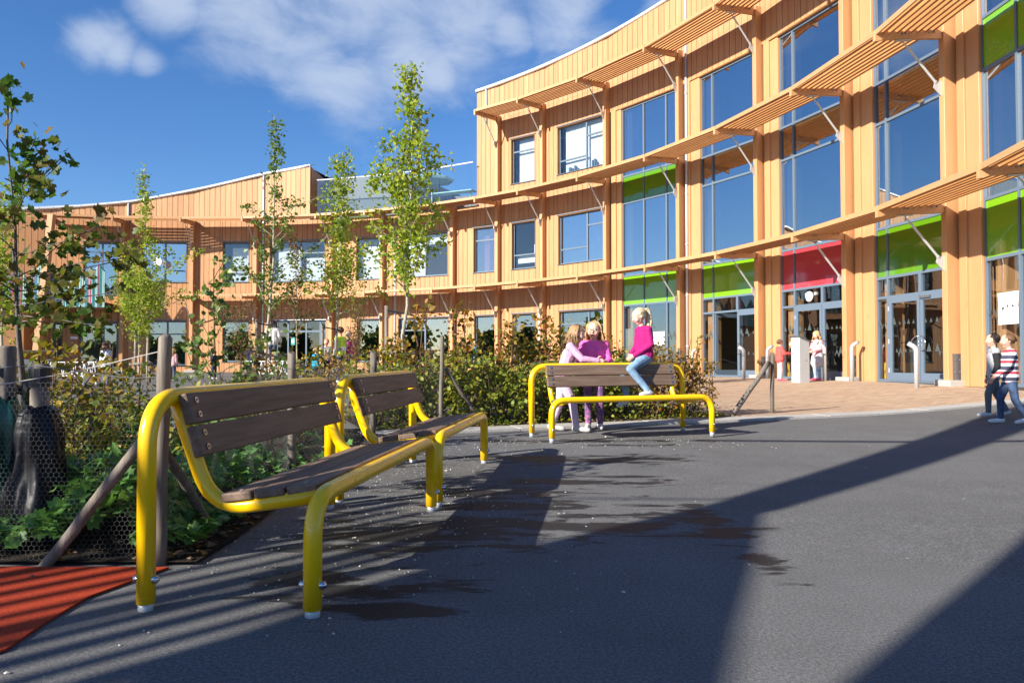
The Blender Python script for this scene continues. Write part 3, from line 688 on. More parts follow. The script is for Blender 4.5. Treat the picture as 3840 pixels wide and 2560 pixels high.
# top transom windows above the doors get a centre bar
def tri(mb, bay, u, z, s, d, up=1): mb.add([bay.p(u-s*.42, d, z), bay.p(u+s*.42, d, z), bay.p(u, d, z+s*up)], [(0, 1, 2)] if up > 0 else [(1, 0, 2)])
def tri_row(bay, u0, u1, z, d, par):
    mb = MB(); u = u0+.06
    while u < u1-.05:
        s = random.choice((.09, .11, .13, .21)); tri(mb, bay, u, z, s, d)
        if random.random() < .3: tri(mb, bay, u+.08, z-.005, .12, d, -1)
        u += s*.85+random.uniform(.03, .12)
    mb.build('window_sticker', 'sticker', par, kind='stuff')
def double_door(k, zt, open_left=False):
    f_, bay, ur = glz[k]; ul = {'j': 1.60, 'k': 1.52, 'l': 1.45}[k]; ur -= .06; mid = (ul+ur)/2+.02
    mb = MB(); bay.box(mb, mid-.05, mid+.05, -.032, .07, zt+.03, zt+.5); mb.build('transom_bar', 'frame', f_)
    for s_, (a, b_) in enumerate(((ul, mid), (mid, ur))):
        mb = MB(); w = .11; zb = BASE+.06; B = bay.box
        B(mb, a+.008, a+w, -.04, .02, zb, zt-.03); B(mb, b_-w, b_-.008, -.04, .02, zb, zt-.03); B(mb, a+w, b_-w, -.04, .02, zb, zb+.2); B(mb, a+w, b_-w, -.04, .02, zt-.17, zt-.03)
        if open_left and s_ == 0:
            # leaf swung inwards about its hinge
            A = Vector(bay.p(a, 0, 0)); ang = R(-82); ca, sa = math.cos(ang), math.sin(ang)
            def rot(p): x, y = p[0]-A.x, p[1]-A.y; return (A.x+x*ca-y*sa, A.y+x*sa+y*ca, p[2])
            # inwards means towards +n
            if (Vector(rot(bay.p(b_, 0, 0)))-A).to_2d().dot(bay.n) < 0: sa = -sa
            mb.v = [rot(p) for p in mb.v]
        lf = mb.build('door', 'frame', bld)
        mb = MB(); B(mb, a+w, b_-w, -.012, -.006, zb+.2, zt-.17)
        if open_left and s_ == 0: mb.v = [rot(p) for p in mb.v]
        mb.build('pane', 'glass_door', lf)
        # round pull handle near the meeting stile
        h = b_-.055 if s_ == 0 else a+.055; sg = -1 if s_ == 0 else 1; zc = 1.42; mb = MB()
        pts = [bay.p(h+sg*(.0+.20*math.sin(R(q))), -.05-.05*math.sin(R(q)), zc+.18*math.cos(R(q))) for q in range(0, 181, 15)]
        mb.tube(pts, .014, 8)
        for z in (zc-.18, zc+.18): mb.tube([bay.p(h, -.035, z), bay.p(h, -.055, z)], .016, 8)
        for z in (zc-.05, zc+.05): mb.tube([bay.p(h, -.04, z), bay.p(h, -.06, z)], .02, 8)
        if not (open_left and s_ == 0): mb.build('door_handle', 'steel', lf, smooth=True); tri_row(bay, a+w, b_-w, 1.93, -.014, lf); tri_row(bay, a+w+.1, b_-w-.1, 1.22, -.0142, lf)
        if not (open_left and s_ == 0):
            mb = MB()
            for z in (.75, 1.5, 2.35): hu = a+.004 if s_ == 0 else b_-.004; B(mb, hu-.012, hu+.012, -.06, -.03, z-.06, z+.06)
            mb.build('hinge', 'zinc', lf)
    if k == 'l': mb = MB(); bay.box(mb, mid+.03, mid+.40, -.085, -.042, zt-.13, zt-.07); mb.build('door_closer', 'dark_steel', f_)
double_door('j', 2.74, True); double_door('k', 2.70); double_door('l', 2.66)
tri_row(GB['i'], 1.99, 3.14, 1.95, .008, glz['i'][0]); tri_row(GB['i'], 3.2, 3.9, 1.95, .008, glz['i'][0]); tri_row(GB['i'], 3.2, 3.9, 1.2, .008, glz['i'][0])
tri_row(GB['k'], .9, 1.43, 1.93, .008, glz['k'][0]); tri_row(GB['l'], .97, 1.36, 1.93, .008, glz['l'][0]); tri_row(GB['m'], .96, 2.0, 1.98, .008, glz['m'][0]); tri_row(GB['j'], 1.0, 1.5, 1.93, .008, glz['j'][0])
def paper(bay, u0, u1, z0, z1, d, par):
    mb = MB(); zm = z0+(z1-z0)*.53
    bay.box(mb, u0+.01, u1-.02, d, d+.002, z0, zm); 
    mb.add([bay.p(u0+.03, d, zm+.01), bay.p(u1-.03, d, zm+.01), bay.p(u1, d, z1), bay.p(u0, d, z1)], [(0, 1, 2, 3)]); mb.build('paper_sheet', 'paper', par)
    mb = MB(); tri(mb, bay, u0+(u1-u0)*.48, zm+.0, .09, d-.004); tri(mb, bay, u0+(u1-u0)*.72, zm+.0, .09, d-.004); tri(mb, bay, u0+(u1-u0)*.25, zm-.0, .1, d-.004, -1); mb.build('paper_cutout', 'interior_dark', par)
paper(GB['i'], 2.42, 3.02, 1.62, 2.16, -.004+.01, glz['i'][0])
paper(GB['m'], 1.28, 1.95, 1.75, 2.42, -.004+.01, glz['m'][0])
# clock behind the transom over the middle door
bay = GB['k']; mb = MB(); cu, cz = 2.12, 2.96
def disc(mb, bay, u, z, r, d0, d1, n=20, mi=0):
    vs_ = [bay.p(u+r*math.cos(2*math.pi*q/n), d0, z+r*math.sin(2*math.pi*q/n)) for q in range(n)]+[bay.p(u+r*math.cos(2*math.pi*q/n), d1, z+r*math.sin(2*math.pi*q/n)) for q in range(n)]
    mb.add(vs_, [tuple(range(n)), tuple(range(n, 2*n))[::-1]]+[(q, n+q, n+(q+1) % n, (q+1) % n) for q in range(n)], mi)
disc(mb, bay, cu, cz, .155, -.012, .012); ck = mb.build('clock', 'clock_face', glz['k'][0])
mb = MB()
for ang, L_ in ((250, .07), (175, .11)):
    a = R(ang); dx, dz = math.cos(a)*L_, math.sin(a)*L_; mb.add([bay.p(cu-dz*.06, -.016, cz+dx*.06), bay.p(cu+dz*.06, -.016, cz-dx*.06), bay.p(cu+dx, -.016, cz+dz)], [(0, 1, 2)])
for q in range(12): a = R(q*30); mb.add([bay.p(cu+.135*math.cos(a)-.008, -.0155, cz+.135*math.sin(a)-.008), bay.p(cu+.135*math.cos(a)+.008, -.0155, cz+.135*math.sin(a)-.008), bay.p(cu+.135*math.cos(a), -.0155, cz+.135*math.sin(a)+.01)], [(0, 1, 2)])
mb.build('clock_hands', 'black_plastic', ck)
mb = MB()
for sg in (-1, 1): bay.box(mb, cu+sg*.2-.05, cu+sg*.2+.05, .05, .12, cz+.03, cz+.12)
mb.build('emergency_lamp', 'lamp_white', ck)
# door in the left wing (bay c)
bay = BAYS['c']; u0, u1 = DOORC; mb = MB(); zt = H1
for a, b_ in ((u0, u0+.07), (u1-.07, u1), (1.78, 1.86), (2.82, 2.9), (3.62, 3.7)): bay.box(mb, a, b_, .08, .16, BASE, zt)
bay.box(mb, u0, u1, .078, .158, zt-.07, zt); bay.box(mb, u0, u1, .078, .158, 2.58, 2.68); bay.box(mb, u0, u1, .078, .158, BASE, BASE+.14)
dr = mb.build('door', 'frame', bld)
mb = MB(); bay.box(mb, u0+.03, u1-.03, .11, .116, BASE+.1, zt-.03); mb.build('pane', 'glass_door', dr)
mb = MB(); bay.box(mb, u0-.06, u1+.06, -.05, .03, zt+.02, zt+.06); mb.build('head_flashing', 'zinc', dr)
mb = MB(); bay.box(mb, 2.0, 2.22, .06, .07, 1.9, 2.3); sg_ = mb.build('door_sign', 'turquoise', dr)
mb = MB(); bay.box(mb, 2.04, 2.18, .054, .058, 2.02, 2.2); mb.build('sign_print', 'paper', sg_)
# downpipes
def downpipe(t_, rr_, zs, z0=BASE+.1):
    p = pol(t_, rr_); q = pol(t_, RW-.06); mb = MB()
    mb.tube(fillet([(p.x, p.y, zs), (p.x, p.y, zs-.35), (q.x, q.y, zs-.75), (q.x, q.y, z0)], .12, 4), .05, 10)
    z = z0+1
    while z < zs-1: mb.tube([(q.x, q.y, z), (q.x, q.y, z+.05)], .062, 10); z += 1.9
    return mb.build('downpipe', 'zinc', bld, smooth=True)
downpipe(TH['j']+.62, 26.86, roof_z(59)-.05); downpipe(TH['g']-1.6, 26.86, 14.2, Z3-.1); downpipe(TH['e']+2.0-.4, 26.86, 8.4); downpipe(TH['c']+.8, 26.86, 11.1); downpipe(-8.9, 26.86, 9.6, 8.6)
p = pol(TH['g']+5.2, RW-.06); mb = MB(); mb.tube([(p.x, p.y, 3.3), (p.x, p.y, BASE+.1)], .05, 10); mb.build('downpipe', 'zinc', bld, smooth=True)
# loudspeaker horn and small wall lamps
p = pol(-4.9, 26.5); mb = MB(); mb.tube([(p.x, p.y+.35, 6.35), (p.x-.05, p.y+.1, 6.35), (p.x-.12, p.y-.2, 6.36)], [.05, .09, .24], 14); mb.build('horn_speaker', 'white_metal', bld)
bay = BAYS['w']; mb = MB(); bay.box(mb, 1.05, 1.4, -.1, -.001, 2.2, 2.34); mb.build('wall_lamp', 'white_metal', bld)
bay = BAYS['d']; mb = MB(); bay.box(mb, .55, .62, -.5, -.001, 6.9, 6.95); bay.box(mb, .52, .65, -.55, -.42, 6.72, 6.9); mb.build('wall_lamp', 'white_metal', bld)
# terrace: grey plant box behind, glass balustrade
f_ = None
ts = [13.6+1.75*i for i in range(12)]+[33.7]
top = MB(); foot = MB()
pts_t = [(*pol(t_, 26.55), 10.66) for t_ in ts]; top.tube(pts_t, .03, 6); bal = top.build('balustrade', 'white_metal', bld)
foot = MB(); foot.tube([(*pol(t_, 26.55), 8.75) for t_ in ts], .05, 6); foot.build('base_rail', 'white_metal', bal)
for a, b_ in zip(ts[:-1], ts[1:]):
    pa, pb = pol(a+.03, 26.55), pol(b_-.03, 26.55); mb = MB(); mb.prism([(pa.x, pa.y), (pb.x, pb.y), (pb.x*1.0003, pb.y+.012), (pa.x*1.0003, pa.y+.012)], 8.78, 10.64); mb.build('pane', 'glass_balustrade', bal)
mb = MB(); a, b_, c, d = pol(13.0, 28), pol(23.5, 28.2), pol(23.5, 34), pol(13.0, 34); mb.prism([(q.x, q.y) for q in (a, b_, c, d)], Z2, 11.0); mb.build('plant_room', 'cladding_grey', bld)
mb = MB(); a, b_, c, d = pol(12.4, 32), pol(34, 33.5), pol(34, 39), pol(12.4, 39); mb.prism([(q.x, q.y) for q in (a, b_, c, d)], Z2, 10.55); mb.build('rear_wing', 'cladding_grey', bld)
# interior things: yellow bench, turquoise shelf, ceiling lamps
for k in 'jklm':
    bay = GB[k]; mb = MB(); bay.box(mb, 1.6, 3.6, 2.6, 3.3, BASE+.02, .95); mb.build('indoor_bench', 'yellow_plain', bld)
    mb = MB(); bay.box(mb, 2.0, 3.3, 6.2, 6.7, BASE+.02, 2.0); mb.build('indoor_shelf', 'turquoise', bld)
for k in 'ghijkl':
    for z in (3.95, 7.95, 11.9):
        bay = GB[k]; mb = MB(); bay.box(mb, 1.2, 2.6, 2.0, 2.15, z-.12, z-.06); mb.build('ceiling_lamp', 'lamp_white', bld)
# things on the window sill of the upper room
bay = BAYS['h']; mb = MB()
for u, w, h in ((1.3, .12, .22), (1.5, .04, .15), (1.62, .08, .25), (1.8, .05, .12), (2.65, .05, .3), (2.75, .09, .34), (2.9, .04, .2), (3.3, .25, .42)): bay.box(mb, u, u+w, .2, .3, S3+.06, S3+.06+h)
mb.build('sill_clutter', 'frame', bld)
# balcony on the far left with coloured bars
def balcony():
    t0, t1, rb_ = -25.5, -9.9, 24.75
    slab = ring('balcony', 'beam', t0, t1, rb_, RW, 4.05, 10, .3)
    cols = ['bar_teal', 'bar_white', 'bar_blue', 'bar_pink', 'bar_pale']
    n = 118
    for i in range(n):
        f0 = i/(n-1); t_ = t0+(t1-t0)*f0; p = pol(t_, rb_-.02); ph = (f0*5.2) % 1; zt = 5.95-.85*(1-abs(2*ph-1))
        mb = MB(); mb.tube([(p.x, p.y, 3.78), (p.x+random.uniform(-.03, .03), p.y, zt)], .032, 5)
        mb.build('baluster', random.choice(['bar_teal', 'bar_pale', 'bar_pale', 'bar_blue', 'bar_pale', 'bar_teal', 'bar_pink', 'bar_pale']), slab)
    mb = MB(); prev = None; L_ = []
    for i in range(60):
        f0 = i/59; p = pol(t0+(t1-t0)*f0, rb_+.03); ph = (f0*5.2) % 1; L_.append((p.x, p.y, 5.95-.85*(1-abs(2*ph-1))))
    mb.tube(L_, .03, 6); mb.build('handrail', 'bar_teal', slab)
for n_, c in (('bar_teal', (.02, .20, .20)), ('bar_white', (.7, .75, .75)), ('bar_blue', (.05, .22, .38)), ('bar_pink', (.45, .06, .12)), ('bar_pale', (.30, .52, .50))): mat(n_, c, .4)
balcony()
# leaning column carrying the balcony corner, boarded box under it
a = pol(-15.5, 24.5); mb = MB(); w = .15
mb.hexa([(a.x-.75-w, a.y-w, BASE-.1), (a.x-.75+w, a.y-w, BASE-.1), (a.x-.75+w, a.y+w, BASE-.1), (a.x-.75-w, a.y+w, BASE-.1), (a.x-w*.9, a.y-w, 8.4), (a.x+w*.9, a.y-w, 8.4), (a.x+w*.9, a.y+w, 8.4), (a.x-w*.9, a.y+w, 8.4)])
mb.build('leaning_column', 'beam', bld)
mb = MB(); a, b_ = pol(-25, 25.2), pol(-18.6, 25.2); c, d = pol(-18.6, 26.8), pol(-25, 26.8); mb.prism([(q.x, q.y) for q in (a, b_, c, d)], BASE-.1, 3.74); mb.build('boarded_box', 'board', bld)
# now the boards: the 300 that show largest are parts of their own, the rest joined per wall
BOARDS.sort(key=lambda q: -q[0])
rest = {}
for i, (s_, P, wall, mtl) in enumerate(BOARDS):
    if i < 300: MB().hexa(P).build('board', mtl, wall)
    else: rest.setdefault((wall.name, mtl), (wall, MB()))[1].hexa(P)
for (n_, mtl), (wall, mb) in rest.items(): mb.build('boarding', mtl, wall, kind='stuff')
print('boards', len(BOARDS))

# ------------------------------------------------------------------ benches
def make_bench():
    b_ = empty('park_bench', local=True); r = .035
    up = MB(); up.tube(fillet([(-1.003, 0, .035), (-1.003, 0, .815), (1.003, 0, .815), (1.003, 0, .035)], .2, 9), r, 16); up.build('back_frame', 'yellow_paint', b_, smooth=True)
    fr = MB(); fr.tube(fillet([(-1.003, -.663, .035), (-1.003, -.663, .445), (1.003, -.663, .445), (1.003, -.663, .035)], .17, 9), r, 16); fr.build('front_frame', 'yellow_paint', b_, smooth=True)
    for sx in (-1, 1):
        x = sx*.80; mb = MB()
        mb.tube(fillet([(x, .0, .80), (x, -.035, .70), (x, -.16, .352), (x+sx*.03, -.66, .432)], [.25, .2], 9), .031, 14); mb.build('side_rail', 'yellow_paint', b_, smooth=True)
    def plank(name, c, half, rx):
        mb = MB(); mb.box(-half[0], -half[1], -half[2], half[0], half[1], half[2]); me = bevel_mesh(mb.mesh(name, 'bench_wood'), .007, 2)
        M_ = Matrix.Translation(c) @ Matrix.Rotation(rx, 4, 'X'); me.transform(M_); return link(name, me, b_), M_
    for c in ((0, -.066, .764), (0, -.104, .632)):
        o, M_ = plank('back_board', c, (.845, .019, .0635), R(-16)); mb = MB()
        for sx in (-1, 1):
            for dz in (-.03, .03):
                p0 = M_ @ Vector((sx*.785, -.0205, dz)); p1 = M_ @ Vector((sx*.785, -.0245, dz)); mb = MB(); mb.tube([p0, p1], .0135, 12); mb.tube([p1, M_ @ Vector((sx*.785, -.0265, dz))], .006, 8, 1); mb.build('bolt', ['steel', 'dark_steel'], o, smooth=False)
    for i in range(3):
        y = -.282-.137*i; o, M_ = plank('seat_board', (0, y, .416+.0175*i), (.845, .0635, .018), R(-7))
        for sx in (-1, 1):
            p0 = M_ @ Vector((sx*.79, 0, .0182)); mb = MB(); mb.tube([p0, p0+Vector((0, 0, .003))], .011, 10); mb.build('bolt', 'steel', o)
    for sx in (-1, 1):
        for y in (0, -.663):
            mb = MB(); mb.tube([(sx*1.003, y, -.02), (sx*1.003, y, .05)], .028, 14); mb.build('leg_sleeve', 'galvanised', b_, smooth=True)
            mb = MB()
            mb.tube([(sx*1.003+.0, y-.054, .125), (sx*1.003, y-.046, .125), (sx*1.003, y-.034, .125), (sx*1.003, y+.034, .125), (sx*1.003, y+.046, .125), (sx*1.003, y+.054, .125)], [.006, .015, .017, .017, .015, .006], 8)
            mb.build('leg_bolt', 'steel', b_, smooth=True)
    return b_
bench = make_bench()
BENCH = [(-1.285, 3.985, 1.4531, .0, 'yellow tube bench nearest the camera with dark brown slats'), (-1.026, 6.115, 1.4558, .022, 'yellow tube bench standing end to end behind the nearest bench'), (1.187, 9.405, .3127, .095, 'sunlit yellow tube bench facing the camera with a girl on its backrest')]
for i, (x, y, a, z, lab) in enumerate(BENCH):
    o = bench if i == 0 else copy_tree(bench); o.location = (x, y, z); o.rotation_euler = (R(-.0), R(-.45), a); tag(o, lab, 'bench', 'yellow park benches')

# ------------------------------------------------------------------ unseen frame added off camera, shaped from the shadows on the asphalt
def lift(px, py, h):
    g = ground_at(px*1.63265, py*1.63265); return g+sdir*((h-g.z)/sdir.z)  # moves a point of a shadow outline up towards the sun
shl = empty('shadow_frame', (-6, -3, 0), 0, 'unseen timber frame behind the camera, shaped to cast the shadows on the asphalt', 'shadow caster')
def slab3(pts, th_, name, mtl='round_pole'):
    pts = [Vector(p) for p in pts]; n = len(pts); mb = MB(); a = sum(pts[i].x*pts[(i+1) % n].y-pts[(i+1) % n].x*pts[i].y for i in range(n))
    if a < 0: pts = pts[::-1]
    mb.add([(p.x, p.y, p.z-th_) for p in pts]+[tuple(p) for p in pts], [tuple(range(n))[::-1], tuple(range(n, 2*n))]+[(i, (i+1) % n, n+(i+1) % n, n+i) for i in range(n)]); return mb.build(name, mtl, shl)
HS = 4.2
slab3([lift(*p, HS) for p in ((1700, 1142), (1755, 1165), (1738, 1290), (1705, 1430), (1682, 1568), (1650, 1800), (1620, 2500), (200, 2500), (250, 1640), (300, 1570), (560, 1457), (860, 1354), (1150, 1270))], .06, 'shadow_panel')
slab3([lift(*p[:2], p[2]) for p in ((1690, 1141, 4.25), (2240, 962, 5.9), (2372, 919, 6.3), (2372, 981, 6.3), (2352, 988, 6.2), (1795, 1170, 4.4), (1740, 1180, 4.25))], .06, 'beam')
slab3([lift(*p, HS) for p in ((2420, 1170), (2352, 1240), (2150, 1405), (1950, 1568), (1800, 1720), (2420, 1720))], .06, 'shadow_panel')
c0, c1 = lift(1600, 1011, HS), lift(2430, 1011, HS); MB().tube([c0, c1], .045, 8).build('rail', 'round_pole', shl)
c0, c1 = lift(980, 1141, HS), lift(1720, 1147, HS); MB().tube([c0, c1], .014, 6).build('rope', 'rope', shl)
g0, g1 = ground_at(1700*1.63265, 1142*1.63265), ground_at(300*1.63265, 1568*1.63265); dl = (g0-g1); Ll = dl.length; dl.normalize(); pl = Vector((-dl.y, dl.x, 0))
for i in range(15):  # unseen bars added to cast the streaks of shade
    off = .09+.165*i+random.uniform(-.02, .02); w = random.uniform(.035, .055); t0_, t1_ = -2.4, min(Ll*.58, 2.0+i*.06)+random.uniform(-.25, .2)
    A_ = g1+dl*t0_+pl*off; B_ = g1+dl*t1_+pl*(off+.03*i*0); k_ = sdir*(3.6/sdir.z)
    if i in (4, 9): w *= 1.7
    q = [A_+pl*w+k_, B_+pl*w*.8+k_, B_-pl*w*.8+k_, A_-pl*w+k_]; slab3(q, .035, 'slat')
for p in ((520, 2300), (1560, 2300)):
    q = lift(*p, HS); MB().tube([(q.x, q.y, 0), (q.x, q.y, HS-.05)], .09, 12).build('post', 'round_pole', shl)
for p in ((2400, 1560),):
    q = lift(*p, HS); MB().tube([(q.x, q.y, 0), (q.x, q.y, HS-.05)], .07, 12).build('post', 'round_pole', shl)

# ------------------------------------------------------------------ leaf tools
SH = {
 'fan': [(0, 0), (.5, .72), (.2, .97), (.02, .82), (-.2, .97), (-.5, .72)],
 'oval': [(0, 0), (.27, .28), (.31, .58), (0, 1.0), (-.31, .58), (-.27, .28)],
 'narrow': [(0, 0), (.15, .35), (.13, .68), (0, 1.0), (-.13, .68), (-.15, .35)],
 'palm': [(0, 0), (.30, -.10), (.48, .12), (.33, .26), (.62, .52), (.40, .58), (.30, .72), (.14, .70), (0, 1.02), (-.14, .70), (-.30, .72), (-.40, .58), (-.62, .52), (-.33, .26), (-.48, .12), (-.30, -.10)],
}
def leaves(pts, size, shape, up=.5, droop=.0, rs=None, fold=.12):
    rs = rs or rng; pts = np.asarray(pts, float); n = len(pts); sh = np.array(SH[shape]); k = len(sh)
    sz = size*rs.uniform(.6, 1.25, n)
    nrm = rs.normal(size=(n, 3)); nrm[:, 2] = np.abs(nrm[:, 2])*.6+up; nrm /= np.linalg.norm(nrm, axis=1)[:, None]
    d = rs.normal(size=(n, 3)); d[:, 2] -= droop; d -= nrm*(d*nrm).sum(1)[:, None]; d /= np.linalg.norm(d, axis=1)[:, None]; e = np.cross(d, nrm)
    V = pts[:, None, :]+sz[:, None, None]*(sh[None, :, 0:1]*e[:, None, :]+sh[None, :, 1:2]*d[:, None, :]+(np.abs(sh[None, :, 0:1])-.2)*fold*2*nrm[:, None, :])
    mb = MB(); mb.v = [tuple(v) for v in V.reshape(-1, 3)]; mb.f = [tuple(range(i*k, i*k+k)) for i in range(n)]; mb.m = [0]*n
    return mb
def wob(a, b_, n, amp, rs): 
    a, b_ = np.array(a, float), np.array(b_, float); L_ = np.linalg.norm(b_-a); o = np.cumsum(rs.normal(size=(n, 3))*amp*L_/n, 0); o -= np.linspace(0, 1, n)[:, None]*o[-1]*.5; o[0] = 0
    return [tuple(a+(b_-a)*i/(n-1)+o[i]) for i in range(n)]
def tree(name, label, base, h, z0, rad, nb, per, lsize, lmat, shape='fan', bark='bark', r0=.04, lean=(0, 0), seed=0, group=None, ang=.9, spread=.06, cat='tree', trunkleaves=200, bottom=None, big=()):
    rs = np.random.default_rng(seed); x, y = base; zg = gz(x, y); e = empty(name, (x, y, zg), 0, label, cat, group)
    tp = wob((x, y, zg), (x+lean[0], y+lean[1], zg+h), 12, .05, rs); mb = MB(); rr_ = [max(.006, r0*(1-i/11.5)**.85) for i in range(12)]; mb.tube(tp, rr_, 8)
    T = np.array(tp); L = []; tops = []
    def on(z): 
        f_ = np.clip((z-zg)/h, 0, .999)*11; i = int(f_); return T[i]*(1-f_+i)+T[i+1]*(f_-i), r0*max(.05, (1-f_/11.5))
    br_ = []
    for i in range(nb):
        f_ = (i+.5)/nb; z = zg+z0+(h*.97-z0)*f_**.95; br_.append((z, rs.uniform(0, 6.283), rad(f_)*rs.uniform(.7, 1.15), ang*rs.uniform(.75, 1.2)))
    for z, az, ln, el in big: br_.append((zg+z, az, ln, el))
    for z, az, ln, el in br_:
        p, tr = on(z); d = np.array((math.cos(az)*math.cos(el), math.sin(az)*math.cos(el), math.sin(el))); q = p+d*ln
        pa = wob(p, q, 6, .16, rs); mb.tube(pa, [max(.003, tr*.55*(1-k/6.5)) for k in range(6)], 5); P_ = np.array(pa)
        nl = max(6, int(per*ln)); 
        sp = max(3, int(nl/7)); cs = [P_[min(5, int(u*5.99))]+(P_[min(5, int(u*5.99)+1)]-P_[min(5, int(u*5.99))])*((u*5.99) % 1) for u in rs.uniform(.12, 1.04, sp).clip(0, .999)]
        for c in cs:
            for _ in range(7): L.append(c+rs.normal(size=3)*spread)
    for _ in range(trunkleaves):
        p, tr = on(zg+rs.uniform(z0*1.02, h)); L.append(p+rs.normal(size=3)*spread*1.2)
    mb.build('trunk', bark, e, smooth=True); o = leaves(L, lsize, shape, .25, .35, rs).build('crown', lmat, e, kind='stuff')
    return e
def dep(px, d): return ((px-1920)/FPX*d, d)
G_ = 'young trees in the planting beds'
tree('ginkgo_tree', 'tallest young ginkgo tree with yellow-green leaves and a mossy trunk', dep(1512, 17), 7.25, 2.2, lambda f_: (1.1+.35*math.sin(f_*5))*(1-.80*f_**1.5)+.10, 56, 66, .096, 'leaf_ginkgo', r0=.047, seed=3, group=G_, lean=(.12, 0), trunkleaves=330, spread=.09, ang=.85, big=[(2.35, 3.3, 1.35, .75), (2.5, .2, 1.2, .9), (3.2, 2.6, 1.1, .6), (4.9, .3, .9, .45), (4.6, 3.4, 1.0, .8)])
tree('ginkgo_tree', 'bright green ginkgo tree with dense tufts right of the bare-branched one', dep(1252, 24), 7.3, 2.1, lambda f_: (1.25 if f_ < .25 else (.75 if f_ < .5 else 1.05))*(1-.75*f_)+.12, 52, 70, .098, 'leaf_ginkgo', r0=.05, seed=12, group=G_, trunkleaves=420, spread=.13, lean=(.25, 0), ang=.6)
tree('ginkgo_tree', 'thin ginkgo tree with sparse wide branches beside a pale downpipe', dep(1003, 22), 7.7, 1.9, lambda f_: (.9 if f_ < .6 else .55)*(1-.6*f_)+.1, 34, 58, .095, 'leaf_ginkgo_dark', r0=.052, seed=25, group=G_, trunkleaves=260, spread=.07, big=[(3.1, .15, 2.5, .62), (2.1, 3.0, 1.6, 1.0), (4.9, .1, 1.9, .4), (4.7, 3.2, .9, .5), (2.6, 3.3, 1.3, .75), (2.2, .3, 1.5, .7)], lean=(.12, 0), ang=.75)
tree('ginkgo_tree', 'narrow ginkgo tree in front of the upper windows left of the bare trunk', dep(556, 26), 7.2, 1.4, lambda f_: (1.35 if f_ < .45 else .5)*(1-.78*f_)+.1, 44, 62, .092, 'leaf_ginkgo', r0=.045, seed=31, group=G_, trunkleaves=420, spread=.09, big=[(3.1, .2, 2.1, .62), (2.5, .1, 1.7, .3), (2.9, 2.8, 1.5, .3)], lean=(-.15, 0), ang=.7)
tree('round_tree', 'small round-crowned green tree beside the narrow ginkgo', dep(524, 25), 3.5, 1.35, lambda f_: 1.1*math.sin(.5+2.4*f_), 30, 95, .08, 'leaf_ginkgo', r0=.035, seed=40, group=G_, spread=.14)
tree('rowan_tree', 'small sparse tree with reddish leaf tips before the white blinds', dep(1108, 23), 4.3, 1.3, lambda f_: .85*(1-.55*f_), 24, 55, .07, 'leaf_red', r0=.028, seed=44, group=G_, bark='bark', spread=.08)
tree('withered_tree', 'small tree with withered brown leaves behind the apple sapling', dep(905, 21), 2.15, .6, lambda f_: .62*(1-.3*f_), 22, 80, .07, 'leaf_dry', 'narrow', 'twig', .022, seed=51, group=G_, spread=.09)
tree('willow_sapling', 'small olive sapling with narrow leaves right of the man', dep(1335, 20), 2.05, .5, lambda f_: .5*(1-.3*f_)+.05, 22, 85, .075, 'leaf_dry', 'narrow', 'twig', .02, seed=53, group=G_, spread=.08, ang=1.15)
tree('apple_sapling', 'leafy apple sapling with upright shoots behind the nearest bench', dep(800, 7.2), 1.78, .35, lambda f_: .45*(1-.4*f_), 12, 70, .07, 'leaf_apple', 'oval', 'twig', .012, seed=61, spread=.05, ang=1.0, trunkleaves=40, big=[(.25, .2, 1.25, 1.02), (.3, .1, .9, .75), (.5, 2.9, .6, 1.1)])
# maple in the near left corner
mp_ = tree('maple_tree', 'dark-leaved young maple tied to stakes at the left edge', dep(118, 4.35), 2.42, 1.2, lambda f_: .42*(1-.35*f_), 8, 84, .056, 'leaf_maple', 'palm', 'bark_dark', .018, seed=71, spread=.055, trunkleaves=14, lean=(-.19, .05), ang=.85,
     big=[(1.55, -.05, .52, .38), (1.42, .0, .70, .24), (1.28, -.1, .62, .15), (1.18, .05, .48, .0), (1.8, .2, .42, .9), (1.7, 3.0, .4, .6), (1.35, 3.1, .4, .3), (1.22, -.3, .52, -.12), (1.95, .0, .3, .9), (1.36, .1, .55, .3)])
mb = MB(); x, y = dep(132, 4.4); mb.tube([(x, y, 0), (x-.03, y+.02, .5), (x-.1, y+.03, 1.0), (x-.17, y+.05, 1.6)], [.014, .013, .011, .006], 7); mb.build('second_stem', 'bark_dark', mp_, smooth=True)
tree('far_tree', 'leafy green tree at the far left edge behind the maple', dep(10, 17), 4.6, 1.2, lambda f_: 1.1*(1-.5*f_), 30, 60, .09, 'leaf_ginkgo', r0=.04, seed=77, group=G_, spread=.13)

# stakes, straps and watering bags of the maple
def pole(name, p, h, r, label, cat='stake', group=None, lean=(0, 0), mtl='round_pole', parent=None):
    x, y = p; z = gz(x, y); e = empty(name, (x, y, z), 0, label, cat, group); mb = MB()
    mb.tube([(x, y, z-.05), (x+lean[0]*.5, y+lean[1]*.5, z+h*.5), (x+lean[0], y+lean[1], z+h-.012), (x+lean[0], y+lean[1], z+h)], [r, r*.97, r*.95, r*.82], 12); o = mb.build('shaft', mtl, e, smooth=False); o.data.polygons.foreach_set('use_smooth', [len(p_.vertices) == 4 for p_ in o.data.polygons])
    return e
st1 = pole('tree_stake', dep(22, 4.1), 1.03, .052, 'thick wooden stake with a grey strap at the left edge', group='stakes of the maple')
st2 = pole('tree_stake', dep(152, 4.0), .935, .047, 'thick wooden stake with a black strap right of the maple trunk', group='stakes of the maple')
mb = MB(); x, y = dep(152, 4.0); mb.tube([(x, y, .82), (x, y, .915)], .053, 12); mb.build('strap', 'strap', st2)
mb = MB(); x1, y1 = dep(22, 4.1); xm, ym = dep(108, 4.3)
